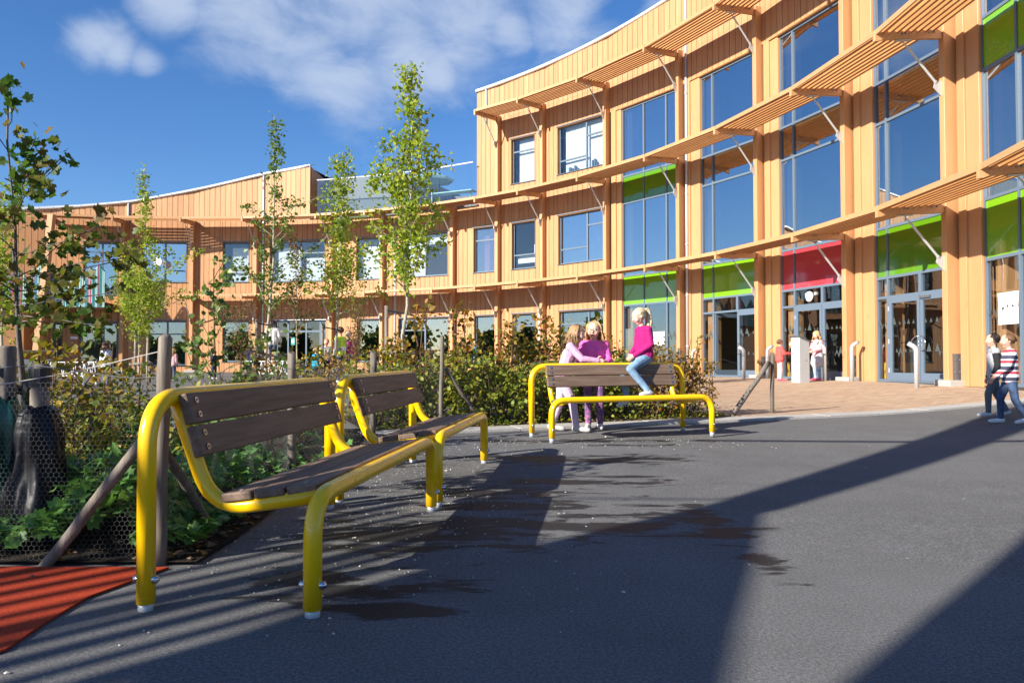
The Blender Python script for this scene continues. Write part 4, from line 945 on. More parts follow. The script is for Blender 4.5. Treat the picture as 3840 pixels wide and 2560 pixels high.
P_ = fillet([(x1-.06, y1-.055, .93), (x1+.03, y1-.06, .89), (xm-.02, ym-.06, .79), (xm+.03, ym-.03, .80)], .05, 4)
for i in range(len(P_)-1):
    a, b_ = P_[i], P_[i+1]; mb.hexa([(a.x, a.y, a.z-.025), (b_.x, b_.y, b_.z-.025), (b_.x, b_.y+.005, b_.z-.025), (a.x, a.y+.005, a.z-.025), (a.x, a.y, a.z+.025), (b_.x, b_.y, b_.z+.025), (b_.x, b_.y+.005, b_.z+.025), (a.x, a.y+.005, a.z+.025)])
mb.build('strap', 'strap', st1)
mb = MB(); mb.tube([(xm, ym-.02, .70), (xm+.01, ym-.02, .80)], .045, 10); mb.tube([(xm+.02, ym-.04, .74), (dep(152, 4.0)[0]-.03, 3.97, .84)], .03, 6); mb.build('strap', 'strap', st2)
def bag(name, label, c, rx, ry, h, mtl, seed):
    rs = np.random.default_rng(seed); mb = MB(); nu, nv = 48, 22; e = empty(name, (c[0], c[1], 0), 0, label, 'bag')
    for j in range(nv+1):
        f_ = j/nv; w = (1-.55*f_**1.5)*(1+.06*math.sin(f_*9))
        for i in range(nu):
            a = 2*math.pi*i/nu; k = 1+.26*mnoise.noise(Vector((math.cos(a)*1.9+seed, math.sin(a)*1.9, f_*2.8)))+.09*math.sin(a*7+f_*5)*(.3+f_)+.05*math.sin(a*13-f_*7)
            mb.v.append((c[0]+rx*w*k*math.cos(a), c[1]+ry*w*k*math.sin(a), .05+h*f_*(1+.10*mnoise.noise(Vector((math.cos(a)*2, math.sin(a)*2, seed))))))
    for j in range(nv):
        for i in range(nu): a = j*nu+i; b2 = j*nu+(i+1) % nu; mb.f.append((a, b2, b2+nu, a+nu)); mb.m.append(0)
    mb.f.append(tuple(range(nv*nu, nv*nu+nu))); mb.m.append(0); mb.build('bag_skin', mtl, e, smooth=True)
bag('watering_bag', 'crumpled green plastic watering bag round the left stake', dep(-5, 4.0), .17, .15, .70, 'bag_green', 3)
bag('watering_bag', 'crumpled black plastic watering bag round the right stake', dep(148, 3.98), .17, .15, .66, 'bag_black', 8)

# ------------------------------------------------------------------ wire fence
FP = [(-4.6, 3.66), (-1.645, 3.64), (-1.80, 6.35), (-1.52, 8.4), (-.92, 9.98), (2.50, 11.62), (4.12, 12.28)]
fence = empty('wire_fence', (-1.66, 3.66, 0), 0, 'low chicken-wire fence on round wooden posts around the planting bed', 'fence')
def fpole(p0, p1, r):
    mb = MB(); p0, p1 = Vector(p0), Vector(p1); n = 6; P_ = [p0.lerp(p1, i/n)+Vector((random.uniform(-.006, .006), random.uniform(-.006, .006), 0)) for i in range(n+1)]
    mb.tube(P_+[p1+(p1-p0).normalized()*.006], [r*random.uniform(.94, 1.05) for _ in range(n+1)]+[r*.8], 12); o = mb.build('fence_post', 'round_pole', fence)
    o.data.polygons.foreach_set('use_smooth', [len(p_.vertices) == 4 for p_ in o.data.polygons]); return o
for (x, y), h, r in zip(FP[1:], (1.06, 1.0, .99, 1.19, 1.02, .95), (.031, .034, .034, .028, .03, .032)): fpole((x, y, gz(x, y)-.05), (x+random.uniform(-.01, .03), y, gz(x, y)+h), r)
def brace(p, q, z1, r=.03): 
    o = fpole((p[0], p[1], gz(*p)-.05), (q[0], q[1], gz(*q)+z1), r); o.name = 'brace'
brace((-2.20, 3.60), (-1.70, 3.64), .62, .026); brace((-1.62, 4.3), (-1.68, 3.72), .55, .026); brace((-.35, 10.3), (-.86, 10.02), .78, .028); brace((3.32, 11.85), (4.06, 12.22), .82, .04)
def hexnet(a, b_, h, cell, name='wire_mesh', z_in=.02):
    a, b_ = Vector(a), Vector(b_); L_ = (b_-a).length; d = (b_-a)/L_; n_ = Vector((-d.y, d.x)); w = .0004 if cell < .03 else .0006
    cw = cell*.8660*1.0; rows_ = int(h/(cell*.75)); colsn = int(L_/cw); V = []; F = []
    def pt_(u, z):
        q = a+d*u; zz = gz(q.x, q.y)+z_in+z; o_ = .018*math.sin(u*2.3+z*3)+.012*math.sin(u*7+1); return Vector((q.x+n_.x*o_, q.y+n_.y*o_, zz))
    def edge(u0, z0, u1, z1):
        p, q = pt_(u0, z0), pt_(u1, z1); dd = (q-p); 
        e1 = Vector((n_.x, n_.y, 0))*w; e2 = dd.normalized().cross(e1).normalized()*w; o_ = len(V)
        V.extend([p+e1, p-e1*.5+e2*.87, p-e1*.5-e2*.87, q+e1, q-e1*.5+e2*.87, q-e1*.5-e2*.87]); F.extend([(o_, o_+1, o_+4, o_+3), (o_+1, o_+2, o_+5, o_+4), (o_+2, o_, o_+3, o_+5)])
    r = cell/2
    for j in range(rows_):
        for i in range(colsn):
            u = (i+.5*(j % 2))*cw; z = j*cell*.75
            edge(u, z+r, u+cw/2, z+r/2); edge(u+cw/2, z+r/2, u+cw/2, z-r/2+0) if z-r/2 > 0 else None; edge(u, z+r, u-cw/2, z+r/2)
    mb = MB(); mb.v = [tuple(v_) for v_ in V]; mb.f = F; mb.m = [0]*len(F); mb.build(name, 'wire', fence, kind='stuff')
    mb = MB(); mb.tube([tuple(pt_(L_*i/20, h+.02+.03*math.sin(i*.9)))for i in range(21)], .0022, 4); mb.build('top_wire', 'wire', fence)
hexnet(FP[0], FP[1], .86, .028); hexnet(FP[1], FP[2], .86, .028); hexnet(FP[2], FP[3], .85, .034); hexnet(FP[3], FP[4], .85, .04); hexnet(FP[4], FP[5], .8, .05); hexnet(FP[5], FP[6], .8, .05)
mb = MB(); mb.tube([(-1.66, 3.66, 1.0), (-2.1, 3.7, .90), (-2.7, 3.75, .80), (-3.6, 3.75, .84)], .0028, 5); mb.build('rope', 'rope', fence)

# ------------------------------------------------------------------ hedge shrubs, ground cover, litter
def shrub_mesh(seed, h, w, n, lmat, lsize, stems=5):
    rs = np.random.default_rng(seed); st = MB(); L = []
    for s_ in range(stems):
        a = rs.uniform(0, 6.28); rr_ = rs.uniform(.1, 1)*w*.5; hh = h*rs.uniform(.75, 1.15); P_ = wob((math.cos(a)*.05, math.sin(a)*.05, 0), (math.cos(a)*rr_, math.sin(a)*rr_, hh), 7, .2, rs); st.tube(P_, [.010*(1-i/7.5)+.002 for i in range(7)], 5)
        Q = np.array(P_)
        for _ in range(7):
            u = rs.uniform(.15, .95); i = int(u*6); p = Q[i]+(Q[min(6, i+1)]-Q[i])*((u*6) % 1); b2 = rs.uniform(0, 6.28); ln = w*.55*rs.uniform(.5, 1)*(1.15-u*.7); q = p+np.array((math.cos(b2)*ln, math.sin(b2)*ln, ln*rs.uniform(.1, .7)))
            pa = wob(p, q, 4, .15, rs); st.tube(pa, [.005, .004, .003, .0015], 4)
            for _ in range(int(n/stems/7)):
                v_ = rs.uniform(0, 1.05); L.append(p+(q-p)*v_+rs.normal(size=3)*.035*(1+w))
    return st.mesh('stems', 'twig'), leaves(L, lsize, 'oval', .35, .1, rs).mesh('leaves', lmat)
SHR = {'brown': [shrub_mesh(s_, 1.0, .75, 520, 'leaf_beech_brown', .062) for s_ in (1, 2)], 'mix': [shrub_mesh(s_, 1.05, .8, 680, 'leaf_beech', .062) for s_ in (3, 4, 5)], 'green': [shrub_mesh(s_, .85, .85, 760, 'leaf_beech_green', .064) for s_ in (6, 7, 8)], 'sap': [shrub_mesh(s_, 1.0, .42, 230, 'leaf_beech_brown', .06, 3) for s_ in (9, 10)]}
def shrub(kind, x, y, sc, label, group, zs=1.0):
    e = empty('beech_shrub', (x, y, gz(x, y)), random.uniform(0, 6.28), label, 'shrub', group, local=True); e.scale = (sc, sc, sc*zs)
    st, lf = random.choice(SHR[kind]); link('stems', st, e); link('foliage', lf, e, 'stuff')
for i in range(11):
    y = 4.6+i*.48; shrub(('mix', 'green', 'brown', 'green')[i % 4], -2.35-.35*(i % 2)+random.uniform(-.15, .15)-(.9 if i < 5 else .0)*random.random(), y, random.uniform(.78, .98), 'bronze and green beech shrub in the hedge behind the two near benches', 'hedge shrubs behind the near benches')
for i in range(6):
    x, y = -3.4-.7*i, 4.9+.35*i+random.uniform(-.2, .5); shrub('brown' if i % 3 else 'mix', x, y, random.uniform(.75, 1.0), 'sparse bronze beech shrub at the left behind the chicken wire', 'hedge shrubs at the left')
for i in range(22):
    u = i/21; p = KA+KD*(-.9+4.0*u)+KN*(.95+.65*(i % 2)+random.uniform(-.12, .12)); shrub('green' if (i % 2 == 0) else 'mix', p.x, p.y, random.uniform(.95, 1.22), 'dense yellow-green beech shrub in the hedge between the middle and far benches', 'hedge shrubs behind the far bench')
for i in range(5):
    p = KA+KD*(-.3+2.6*i/4)+KN*(1.1+random.uniform(-.1, .3)); shrub('sap', p.x, p.y, random.uniform(1.25, 1.65), 'tall thin beech shoot rising out of the hedge left of the far bench', 'tall shoots in the hedge')
for i, (u, n_, sc) in enumerate(((3.15, .75, 1.05), (3.45, .8, .95), (3.75, .7, .9), (3.95, .9, 1.15), (4.12, .7, .8), (3.3, 1.1, 1.0))):
    p = KA+KD*u+KN*n_; shrub('sap' if i > 2 else 'brown', p.x, p.y, sc, 'bronze beech sapling beside the right end of the far bench', 'saplings right of the far bench')
L = []; stm = MB(); rs = np.random.default_rng(5)
while len(L) < 8200:
    x, y = rs.uniform(-5.0, -1.52), 3.70+rs.exponential(1.25)
    if y > 9 or (x > -1.75 and rs.random() < .5): continue
    hm = .10+.34*max(0, mnoise.noise(Vector((x*1.3, y*1.3, 2)))+.45)
    if x > -1.8: hm *= .45
    if y < 3.9: hm *= .8
    L.append((x, y, .03+hm*rs.uniform(.45, 1.05)))
gc = leaves(L, .068, 'palm', 1.2, 0, rs, .12).build('ground_cover', 'leaf_cover', None, kind='stuff'); tag(gc, 'low green cranesbill ground cover filling the bed behind the wire', 'plants')
L = []
while len(L) < 1500:
    u, n_ = rs.uniform(-1, 4.3), .42+rs.exponential(.5); p = KA+KD*u+KN*n_; L.append((p.x, p.y, gz(p.x, p.y)+.03+rs.uniform(0, .22)*(1 if rs.random() < .5 else .2)))
gc = leaves(L, .055, 'oval', .9, 0, rs).build('ground_cover', 'leaf_beech_green', None, kind='stuff'); tag(gc, 'low green shoots on the soil behind the far bench', 'plants')
def scatter(name, label, cat, pts, size, mtl, seed, flat=.6):
    rs = np.random.default_rng(seed); mb = MB()
    for (x, y, z) in pts:
        s_ = size*rs.lognormal(0, .45); a = rs.uniform(0, 6.28); ca, sa = math.cos(a), math.sin(a); v_ = []
        for (px, py, pz) in ((1, 0, 0), (.2, .8, .1), (-.9, .1, 0), (-.1, -.75, .1), (0, .1, 1), (0, 0, -1)):
            px, py, pz = px*rs.uniform(.7, 1.2)*s_, py*rs.uniform(.7, 1.2)*s_, pz*s_*flat; v_.append((x+px*ca-py*sa, y+px*sa+py*ca, z+pz+s_*flat*.5))
        mb.add(v_, [(0, 1, 4), (1, 2, 4), (2, 3, 4), (3, 0, 4), (1, 0, 5), (2, 1, 5), (3, 2, 5), (0, 3, 5)])
    o = mb.build(name, mtl, None, kind='stuff'); tag(o, label, cat); return o
pts = []
for cx, cy, sx, sy, n_ in ((-.55, 5.1, .35, .5, 260), (-.75, 6.6, .4, .8, 240), (-.3, 8.2, .6, .8, 150), (1.4, 8.6, 1.0, .35, 170), (-1.2, 3.5, .35, .4, 60), (-.4, 3.6, .5, .4, 70), (1.8, 6.5, 2.0, 2.0, 22), (-1.1, 4.9, .3, .9, 110)):
    for _ in range(n_): x, y = rs.normal(cx, sx), rs.normal(cy, sy); pts.append((x, y, gz(x, y)))
scatter('gravel', 'pale grit and tiny stones strewn over the asphalt around the benches', 'gravel', [p for p in pts if p[1] > 1.6 and p[0] > -1.55 and (Vector((p[0], p[1]))-KA).dot(KN) < -.05], .0050, 'stone', 4)
pts = []
for _ in range(900):
    if rs.random() < .5: x, y = -1.5-rs.exponential(.25), rs.uniform(3.65, 9.3)
    else: p = KA+KD*rs.uniform(-1, 4.4)+KN*(.42+rs.exponential(.35)); x, y = p
    pts.append((x, y, gz(x, y)+.022))
scatter('wood_chips', 'wood chips and crumbs of soil along the edge of the bed', 'mulch', pts, .016, 'mulch', 6, .4)
L = [(p[0]+rs.normal()*.05, p[1]+rs.normal()*.05, p[2]+.012) for p in pts[:160]]; gl_ = leaves(L, .05, 'oval', 2.5, 0, rs).build('fallen_leaves', 'leaf_beech_brown', None, kind='stuff'); tag(gl_, 'dry brown leaves fallen along the edge of the bed', 'leaves')
pts = [(rs.uniform(-3.2, -1.7), rs.uniform(2.2, 3.5), .012) for _ in range(26)]; scatter('pebbles', 'grey pebbles lying on the orange rubber surface', 'stones', pts, .007, 'mulch', 9)

# ------------------------------------------------------------------ street furniture
def bollard(px, d, h, face, label):
    x, y = dep(px, d); z = gz(x, y); e = empty('bollard', (x, y, z), 0, label, 'bollard', 'galvanised door bollards'); mb = MB(); fx, fy = math.cos(R(face)), math.sin(R(face))
    mb.tube(fillet([(x, y, z-.05), (x, y, z+h-.05), (x+fx*.16, y+fy*.16, z+h+.06)], .14, 6), .052, 14); mb.build('pipe', 'galvanised', e, smooth=True)
    mb = MB(); a = Vector((x+fx*.16, y+fy*.16, z+h+.06)); dd = Vector((fx*.16, fy*.16, .11)).normalized(); mb.tube([a-dd*.004, a+dd*.02], .043, 12); mb.build('push_button', 'black_plastic', e)
bollard(3092, 21.7, 1.0, 170, 'galvanised bollard just right of the girl at the pink-panel door')
bollard(3194, 21.0, 1.02, -20, 'galvanised bollard with black button right of the pink-panel door')
bollard(3436, 17.3, .95, 150, 'nearest galvanised bollard in front of the round door handles')
bollard(2877, 24.6, .98, -10, 'galvanised bollard beside the fence end left of the pink panel')
bollard(2789, 24.6, .98, 160, 'galvanised bollard in front of the open door')
bollard(2596, 28.3, .95, -15, 'galvanised bollard beside the downpipe left of the open door')
x, y = dep(3001, 21.3); z = gz(x, y); ter = empty('entry_terminal', (x, y, z), R(20), 'grey galvanised entry terminal with slanted lid beside the girl', 'terminal', local=True)
mb = MB(); mb.hexa([(-.17, -.17, -.05), (.17, -.17, -.05), (.17, .17, -.05), (-.17, .17, -.05), (-.17, -.17, 1.26), (.17, -.17, 1.14), (.17, .17, 1.14), (-.17, .17, 1.26)]); link('housing', bevel_mesh(mb.mesh('housing', 'galvanised'), .008), ter)
mb = MB(); mb.hexa([(-.23, -.21, 1.27), (.25, -.21, 1.10), (.25, .21, 1.10), (-.23, .21, 1.27), (-.23, -.21, 1.295), (.25, -.21, 1.125), (.25, .21, 1.125), (-.23, .21, 1.295)]); mb.build('lid', 'dark_steel', ter)
mb = MB(); mb.box(.171, -.06, .93, .20, .06, 1.05); mb.build('reader', 'black_plastic', ter); mb = MB(); mb.box(.04, -.181, .6, .06, -.171, .62); mb.build('lock', 'black_plastic', ter)

def support(px0, px1, d, ztop, zr, label, lean=0):
    e = empty('tree_support', (*dep((px0+px1)/2, d), 0), 0, label, 'tree support', 'wooden tree supports'); a, b_ = dep(px0, d), dep(px1, d)
    for (x, y), h in ((a, ztop), (b_, zr+.1)): mb = MB(); z = gz(x, y); mb.tube([(x, y, z-.1), (x+lean*.3, y, h*.6), (x+lean, y, h)], .045, 10); mb.build('post', 'round_pole', e, smooth=True)
    mb = MB(); mb.tube([(a[0]-.15, a[1]-.06, zr), (b_[0]+.12, b_[1]-.06, zr+.02)], .05, 10); mb.build('cross_rail', 'round_pole', e, smooth=True)
    mb = MB(); mb.tube([(a[0], a[1]-.02, ztop-.1), ((a[0]*.6+b_[0]*.4), a[1]+.02, ztop-.17), ((a[0]*.35+b_[0]*.65), a[1], ztop-.22)], .022, 6); mb.build('strap', 'strap', e)
support(1449, 1610, 17, 2.2, 1.16, 'wooden support with black strap beside the tallest ginkgo')
support(1209, 1318, 23.8, 2.15, 1.12, 'wooden support in front of the man in the yellow vest')
support(962, 1090, 21.5, 2.15, 1.14, 'wooden support in front of the child in the white jacket')
support(508, 562, 25, 2.0, .9, 'pair of pale stakes below the small round tree')
def zigzag(p0, p1, z0, h, label, n=14):
    a, b_ = Vector((*p0, 0)), Vector((*p1, 0)); e = empty('zigzag_railing', (a.x, a.y, gz(a.x, a.y)), 0, label, 'railing'); g = gz(a.x, a.y)+z0
    for z in (0, h): MB().tube([(a.x, a.y, g+z), (b_.x, b_.y, g+z)], .02, 6).build('rail', 'white_metal', e)
    mb = MB()
    for i in range(n):
        p, q = a.lerp(b_, i/n), a.lerp(b_, (i+1)/n); mb = MB(); mb.tube([(p.x, p.y, g+(h if i % 2 else 0)), (q.x, q.y, g+(0 if i % 2 else h))], .014, 5); mb.build('bar', 'white_metal', e)
    for i in range(5): p = a.lerp(b_, i/4); MB().tube([(p.x, p.y, g-z0-.05), (p.x, p.y, g)], .025, 6).build('post', 'white_metal', e)
zigzag(dep(165, 24), dep(362, 24), .25, .42, 'white zigzag metal railing in front of the leaning column', 22)
zigzag(dep(925, 25), dep(1085, 25), .3, .40, 'white zigzag metal railing below the child in the white jacket', 20)
def beam(p0, p1, label):
    a, b_ = ground_at(*p0), ground_at(*p1); d = (b_-a).normalized(); n_ = Vector((-d.y, d.x, 0))*.08; mb = MB(); q = [a-n_, b_-n_, b_+n_, a+n_]
    mb.hexa([(p.x, p.y, p.z-.02) for p in q]+[(p.x, p.y, p.z+.09) for p in q]); o = link('play_beam', bevel_mesh(mb.mesh('play_beam', 'yellow_plain'), .015, 2)); tag(o, label, 'beam', 'yellow beams on the playground')
beam((-40, 1486), (108, 1468), 'low yellow beam on the playground left of the maple trunk'); beam((170, 1464), (240, 1454), 'low yellow beam on the playground right of the stakes'); beam((322, 1530), (402, 1520), 'low yellow beam nearest the chicken wire at the left'); beam((980, 1442), (1096, 1434), 'low yellow beam above the nearest bench'); beam((215, 1520), (240, 1545), 'short yellow beam end behind the bronze shrubs')
x, y = dep(1474, 22); lb = empty('litter_bin', (x, y, gz(x, y)), 0, 'small yellow litter bin on a grey post behind the hedge', 'bin', local=True)
mb = MB(); mb.box(-.15, -.12, .35, .15, .12, .85); link('bin_body', bevel_mesh(mb.mesh('bin_body', 'yellow_plain'), .02, 2), lb); mb = MB(); mb.tube([(0, .14, -.05), (0, .14, .9)], .03, 8); mb.build('post', 'galvanised', lb); mb = MB(); mb.box(-.10, -.125, .72, .10, -.1205, .79); mb.build('slot', 'black_plastic', lb)
# table with bench the children climb on
x, y = dep(1020, 24.2); tb = empty('picnic_table', (x, y, gz(x, y)), 0, 'wooden picnic table the child in the white jacket stands at', 'table', local=True)
for i in range(4): mb = MB(); mb.box(-.9, -.36+.18*i, .50, .9, -.20+.18*i, .54); mb.build('table_board', 'round_pole', tb)
for sx in (-.7, .7): mb = MB(); mb.box(sx-.05, -.3, 0, sx+.05, .3, .499); mb.build('leg', 'dark_steel', tb)
# terrace parasol and table
p = Vector((*dep(1618, 40.6), Z2+.02)); pr = empty('parasol', p, 0, 'turquoise parasol behind the glass balustrade on the roof terrace', 'parasol', local=True)
mb = MB(); mb.tube([(0, 0, 0), (0, 0, 2.4)], .035, 8); mb.build('pole', 'bar_pale', pr)
for i in range(8):
    a0, a1 = i*math.pi/4, (i+1)*math.pi/4; mb = MB(); mb.add([(0, 0, 2.45), (1.15*math.cos(a0), 1.15*math.sin(a0), 2.02), (1.15*math.cos(a1), 1.15*math.sin(a1), 2.02), (1.12*math.cos(a1), 1.12*math.sin(a1), 1.90), (1.12*math.cos(a0), 1.12*math.sin(a0), 1.90)], [(0, 1, 2), (1, 4, 3, 2)]); mb.build('canopy_panel', 'bar_pale', pr)
p = Vector((*dep(1705, 39.2), Z2+.02)); tt = empty('terrace_table', p, R(-25), 'long turquoise table behind the glass balustrade on the roof terrace', 'table', local=True)
mb = MB(); mb.box(-1.1, -.3, 1.0, 1.1, .3, 1.05); mb.build('table_top', 'bar_pale', tt)
for sx in (-.9, .9): mb = MB(); mb.tube([(sx, 0, 0), (sx, 0, 1.0)], .04, 8); mb.build('leg', 'bar_pale', tt)
# dark panel fence under the balcony
a, b_ = dep(20, 34), dep(205, 34); pf = empty('panel_fence', (a[0], a[1], gz(*a)), 0, 'black metal panel fence under the balcony at the far left', 'fence')
for i in range(4): x = a[0]+(b_[0]-a[0])*i/3; MB().tube([(x, a[1], .4), (x, a[1], 1.5)], .03, 6).build('post', 'black_plastic', pf)
for i in range(3):
    x0, x1 = a[0]+(b_[0]-a[0])*(i+.04)/3, a[0]+(b_[0]-a[0])*(i+.96)/3; MB().box(x0, a[1]-.01, 1.44, x1, a[1]+.01, 1.5).build('top_rail', 'black_plastic', pf)
    MB().box(x0, a[1]-.006, .6, x1, a[1]+.006, 1.1).build('panel', 'frame_dark', pf)
# trees on the far side of the yard, behind the camera: they show in the ground-floor panes
rs = np.random.default_rng(99)
for i in range(27):
    a_ = R(158+6.4*i+rs.uniform(-1, 1)); r_ = rs.uniform(55, 66); x, y = r_*math.cos(a_), 6+r_*math.sin(a_); h = rs.uniform(4.2, 6.8); L = []
    e = empty('yard_tree', (x, y, 0), 0, 'broad leafy tree across the yard, mirrored in the ground-floor panes', 'tree', 'trees across the yard')
    for _ in range(9):
        c = np.array((x, y, h*.5))+rs.normal(size=3)*(h*.24, h*.24, h*.18); L += [c+rs.normal(size=3)*h*.12 for _ in range(90)]
    leaves(L, 1.0, 'oval', .3, 0, rs).build('crown', 'leaf_maple', e, kind='stuff'); MB().tube([(x, y, -.1), (x, y, h*.6)], [.22, .1], 8).build('trunk', 'bark_dark', e)

# ------------------------------------------------------------------ people
for n_, c, r_ in (('skin', (.62, .36, .26), .5), ('skin_pale', (.66, .41, .31), .5), ('lip', (.45, .14, .12), .5), ('eye', (.02, .018, .016), .25), ('eye_white', (.75, .74, .72), .3),
    ('hair_blond', (.50, .32, .13), .5), ('hair_pale', (.66, .52, .32), .5), ('hair_brown', (.16, .085, .045), .5), ('hair_dark', (.03, .02, .016), .5), ('hair_light_brown', (.33, .20, .10), .5),
    ('lilac', (.60, .34, .50), .9), ('lilac_pale', (.56, .43, .56), .9), ('hot_pink', (.95, .15, .48), .85), ('magenta', (.38, .010, .14), .85), ('shoe_grey', (.50, .50, .48), .8), ('shoe_white', (.62, .62, .60), .8), ('coral', (.75, .10, .09), .8), ('pink_boot', (.72, .10, .20), .5), ('navy', (.018, .022, .05), .85), ('grey_cloth', (.36, .37, .39), .9), ('grey_pale', (.52, .52, .54), .9), ('white_coat', (.66, .62, .60), .8), ('hivis', (.50, .78, .05), .7), ('blue_coat', (.01, .27, .42), .75), ('fuchsia', (.55, .02, .20), .8), ('black_cloth', (.018, .018, .02), .85), ('teal_coat', (.03, .25, .28), .8), ('dull_pink', (.62, .36, .38), .85), ('pink_top', (.70, .33, .36), .9), ('reflector', (.75, .76, .74), .4), ('trouser_grey', (.10, .11, .13), .9)): plain(n_, c, r_)
def denim(n_, c):
    m, t, b = mat(n_, c, .9, 0, .2); f_ = noise_(t, coords(t), 9, 5, .6); t.links.new(ramp(t, f_, [(.35, tuple(x*.62 for x in c)), (.65, tuple(min(1, x*1.3) for x in c))]), b.inputs['Base Color']); bump(t, b, noise_(t, coords(t), 160, 2), .2, .002)
denim('jeans', (.20, .32, .46)); denim('jeans_dark', (.05, .08, .15)); denim('jeans_light', (.30, .42, .56))
m, t, b = mat('leggings', (.2, .1, .2), .9); t.links.new(ramp(t, noise_(t, coords(t), 34, 2), [(.38, (.10, .07, .16)), (.5, (.20, .10, .24)), (.58, (.45, .07, .20)), (.66, (.18, .28, .34))]), b.inputs['Base Color'])
m, t, b = mat('striped', (.5, .1, .1), .9)
sx_ = nd(t, 'ShaderNodeSeparateXYZ'); t.links.new(coords(t), sx_.inputs[0]); fz = math_(t, 'FRACT', math_(t, 'MULTIPLY', sx_.outputs[2], 7.0))
cr_ = nd(t, 'ShaderNodeValToRGB'); cr_.color_ramp.interpolation = 'CONSTANT'; el_ = cr_.color_ramp.elements; el_[0].position = 0; el_[0].color = (.05, .05, .09, 1); el_[1].position = .34; el_[1].color = (.62, .62, .66, 1); q_ = el_.new(.62); q_.color = (.42, .03, .05, 1); q_ = el_.new(.86); q_.color = (.60, .58, .62, 1)
t.links.new(fz, cr_.inputs[0]); t.links.new(cr_.outputs[0], b.inputs['Base Color'])
# cloth folds on the garments
for n_ in ('lilac', 'lilac_pale', 'hot_pink', 'magenta', 'coral', 'navy', 'grey_cloth', 'grey_pale', 'white_coat', 'hivis', 'blue_coat', 'fuchsia', 'teal_coat', 'dull_pink', 'pink_top'):
    m_ = MATS[n_]; t = m_.node_tree; bump(t, t.nodes['Principled BSDF'], noise_(t, coords(t), 13, 3, .55, .6), .55, .03)

def capsule(mb, p0, p1, r0, r1, n=10, mi=0):
    p0, p1 = Vector(p0), Vector(p1); d = (p1-p0); d = d.normalized() if d.length > 1e-6 else Vector((0, 0, 1))
    mb.tube([p0-d*r0*.97, p0-d*r0*.75, p0-d*r0*.3, p0, p1, p1+d*r1*.3, p1+d*r1*.75, p1+d*r1*.97], [r0*.22, r0*.66, r0*.95, r0, r1, r1*.95, r1*.66, r1*.22], n, mi)
BJ = dict(pelvis=(0, 0, .505), chest=(0, 0, .72), neck=(0, .0, .815), head=(0, .018, .918), sR=(.098, 0, .785), eR=(.128, -.012, .63), wR=(.132, .04, .49), hR=(.048, 0, .495), kR=(.054, .012, .275), aR=(.054, -.012, .05), tR=(.064, .085, .026))
for k in list(BJ):
    if k.endswith('R'): BJ[k[:-1]+'L'] = (-BJ[k][0], BJ[k][1], BJ[k][2])
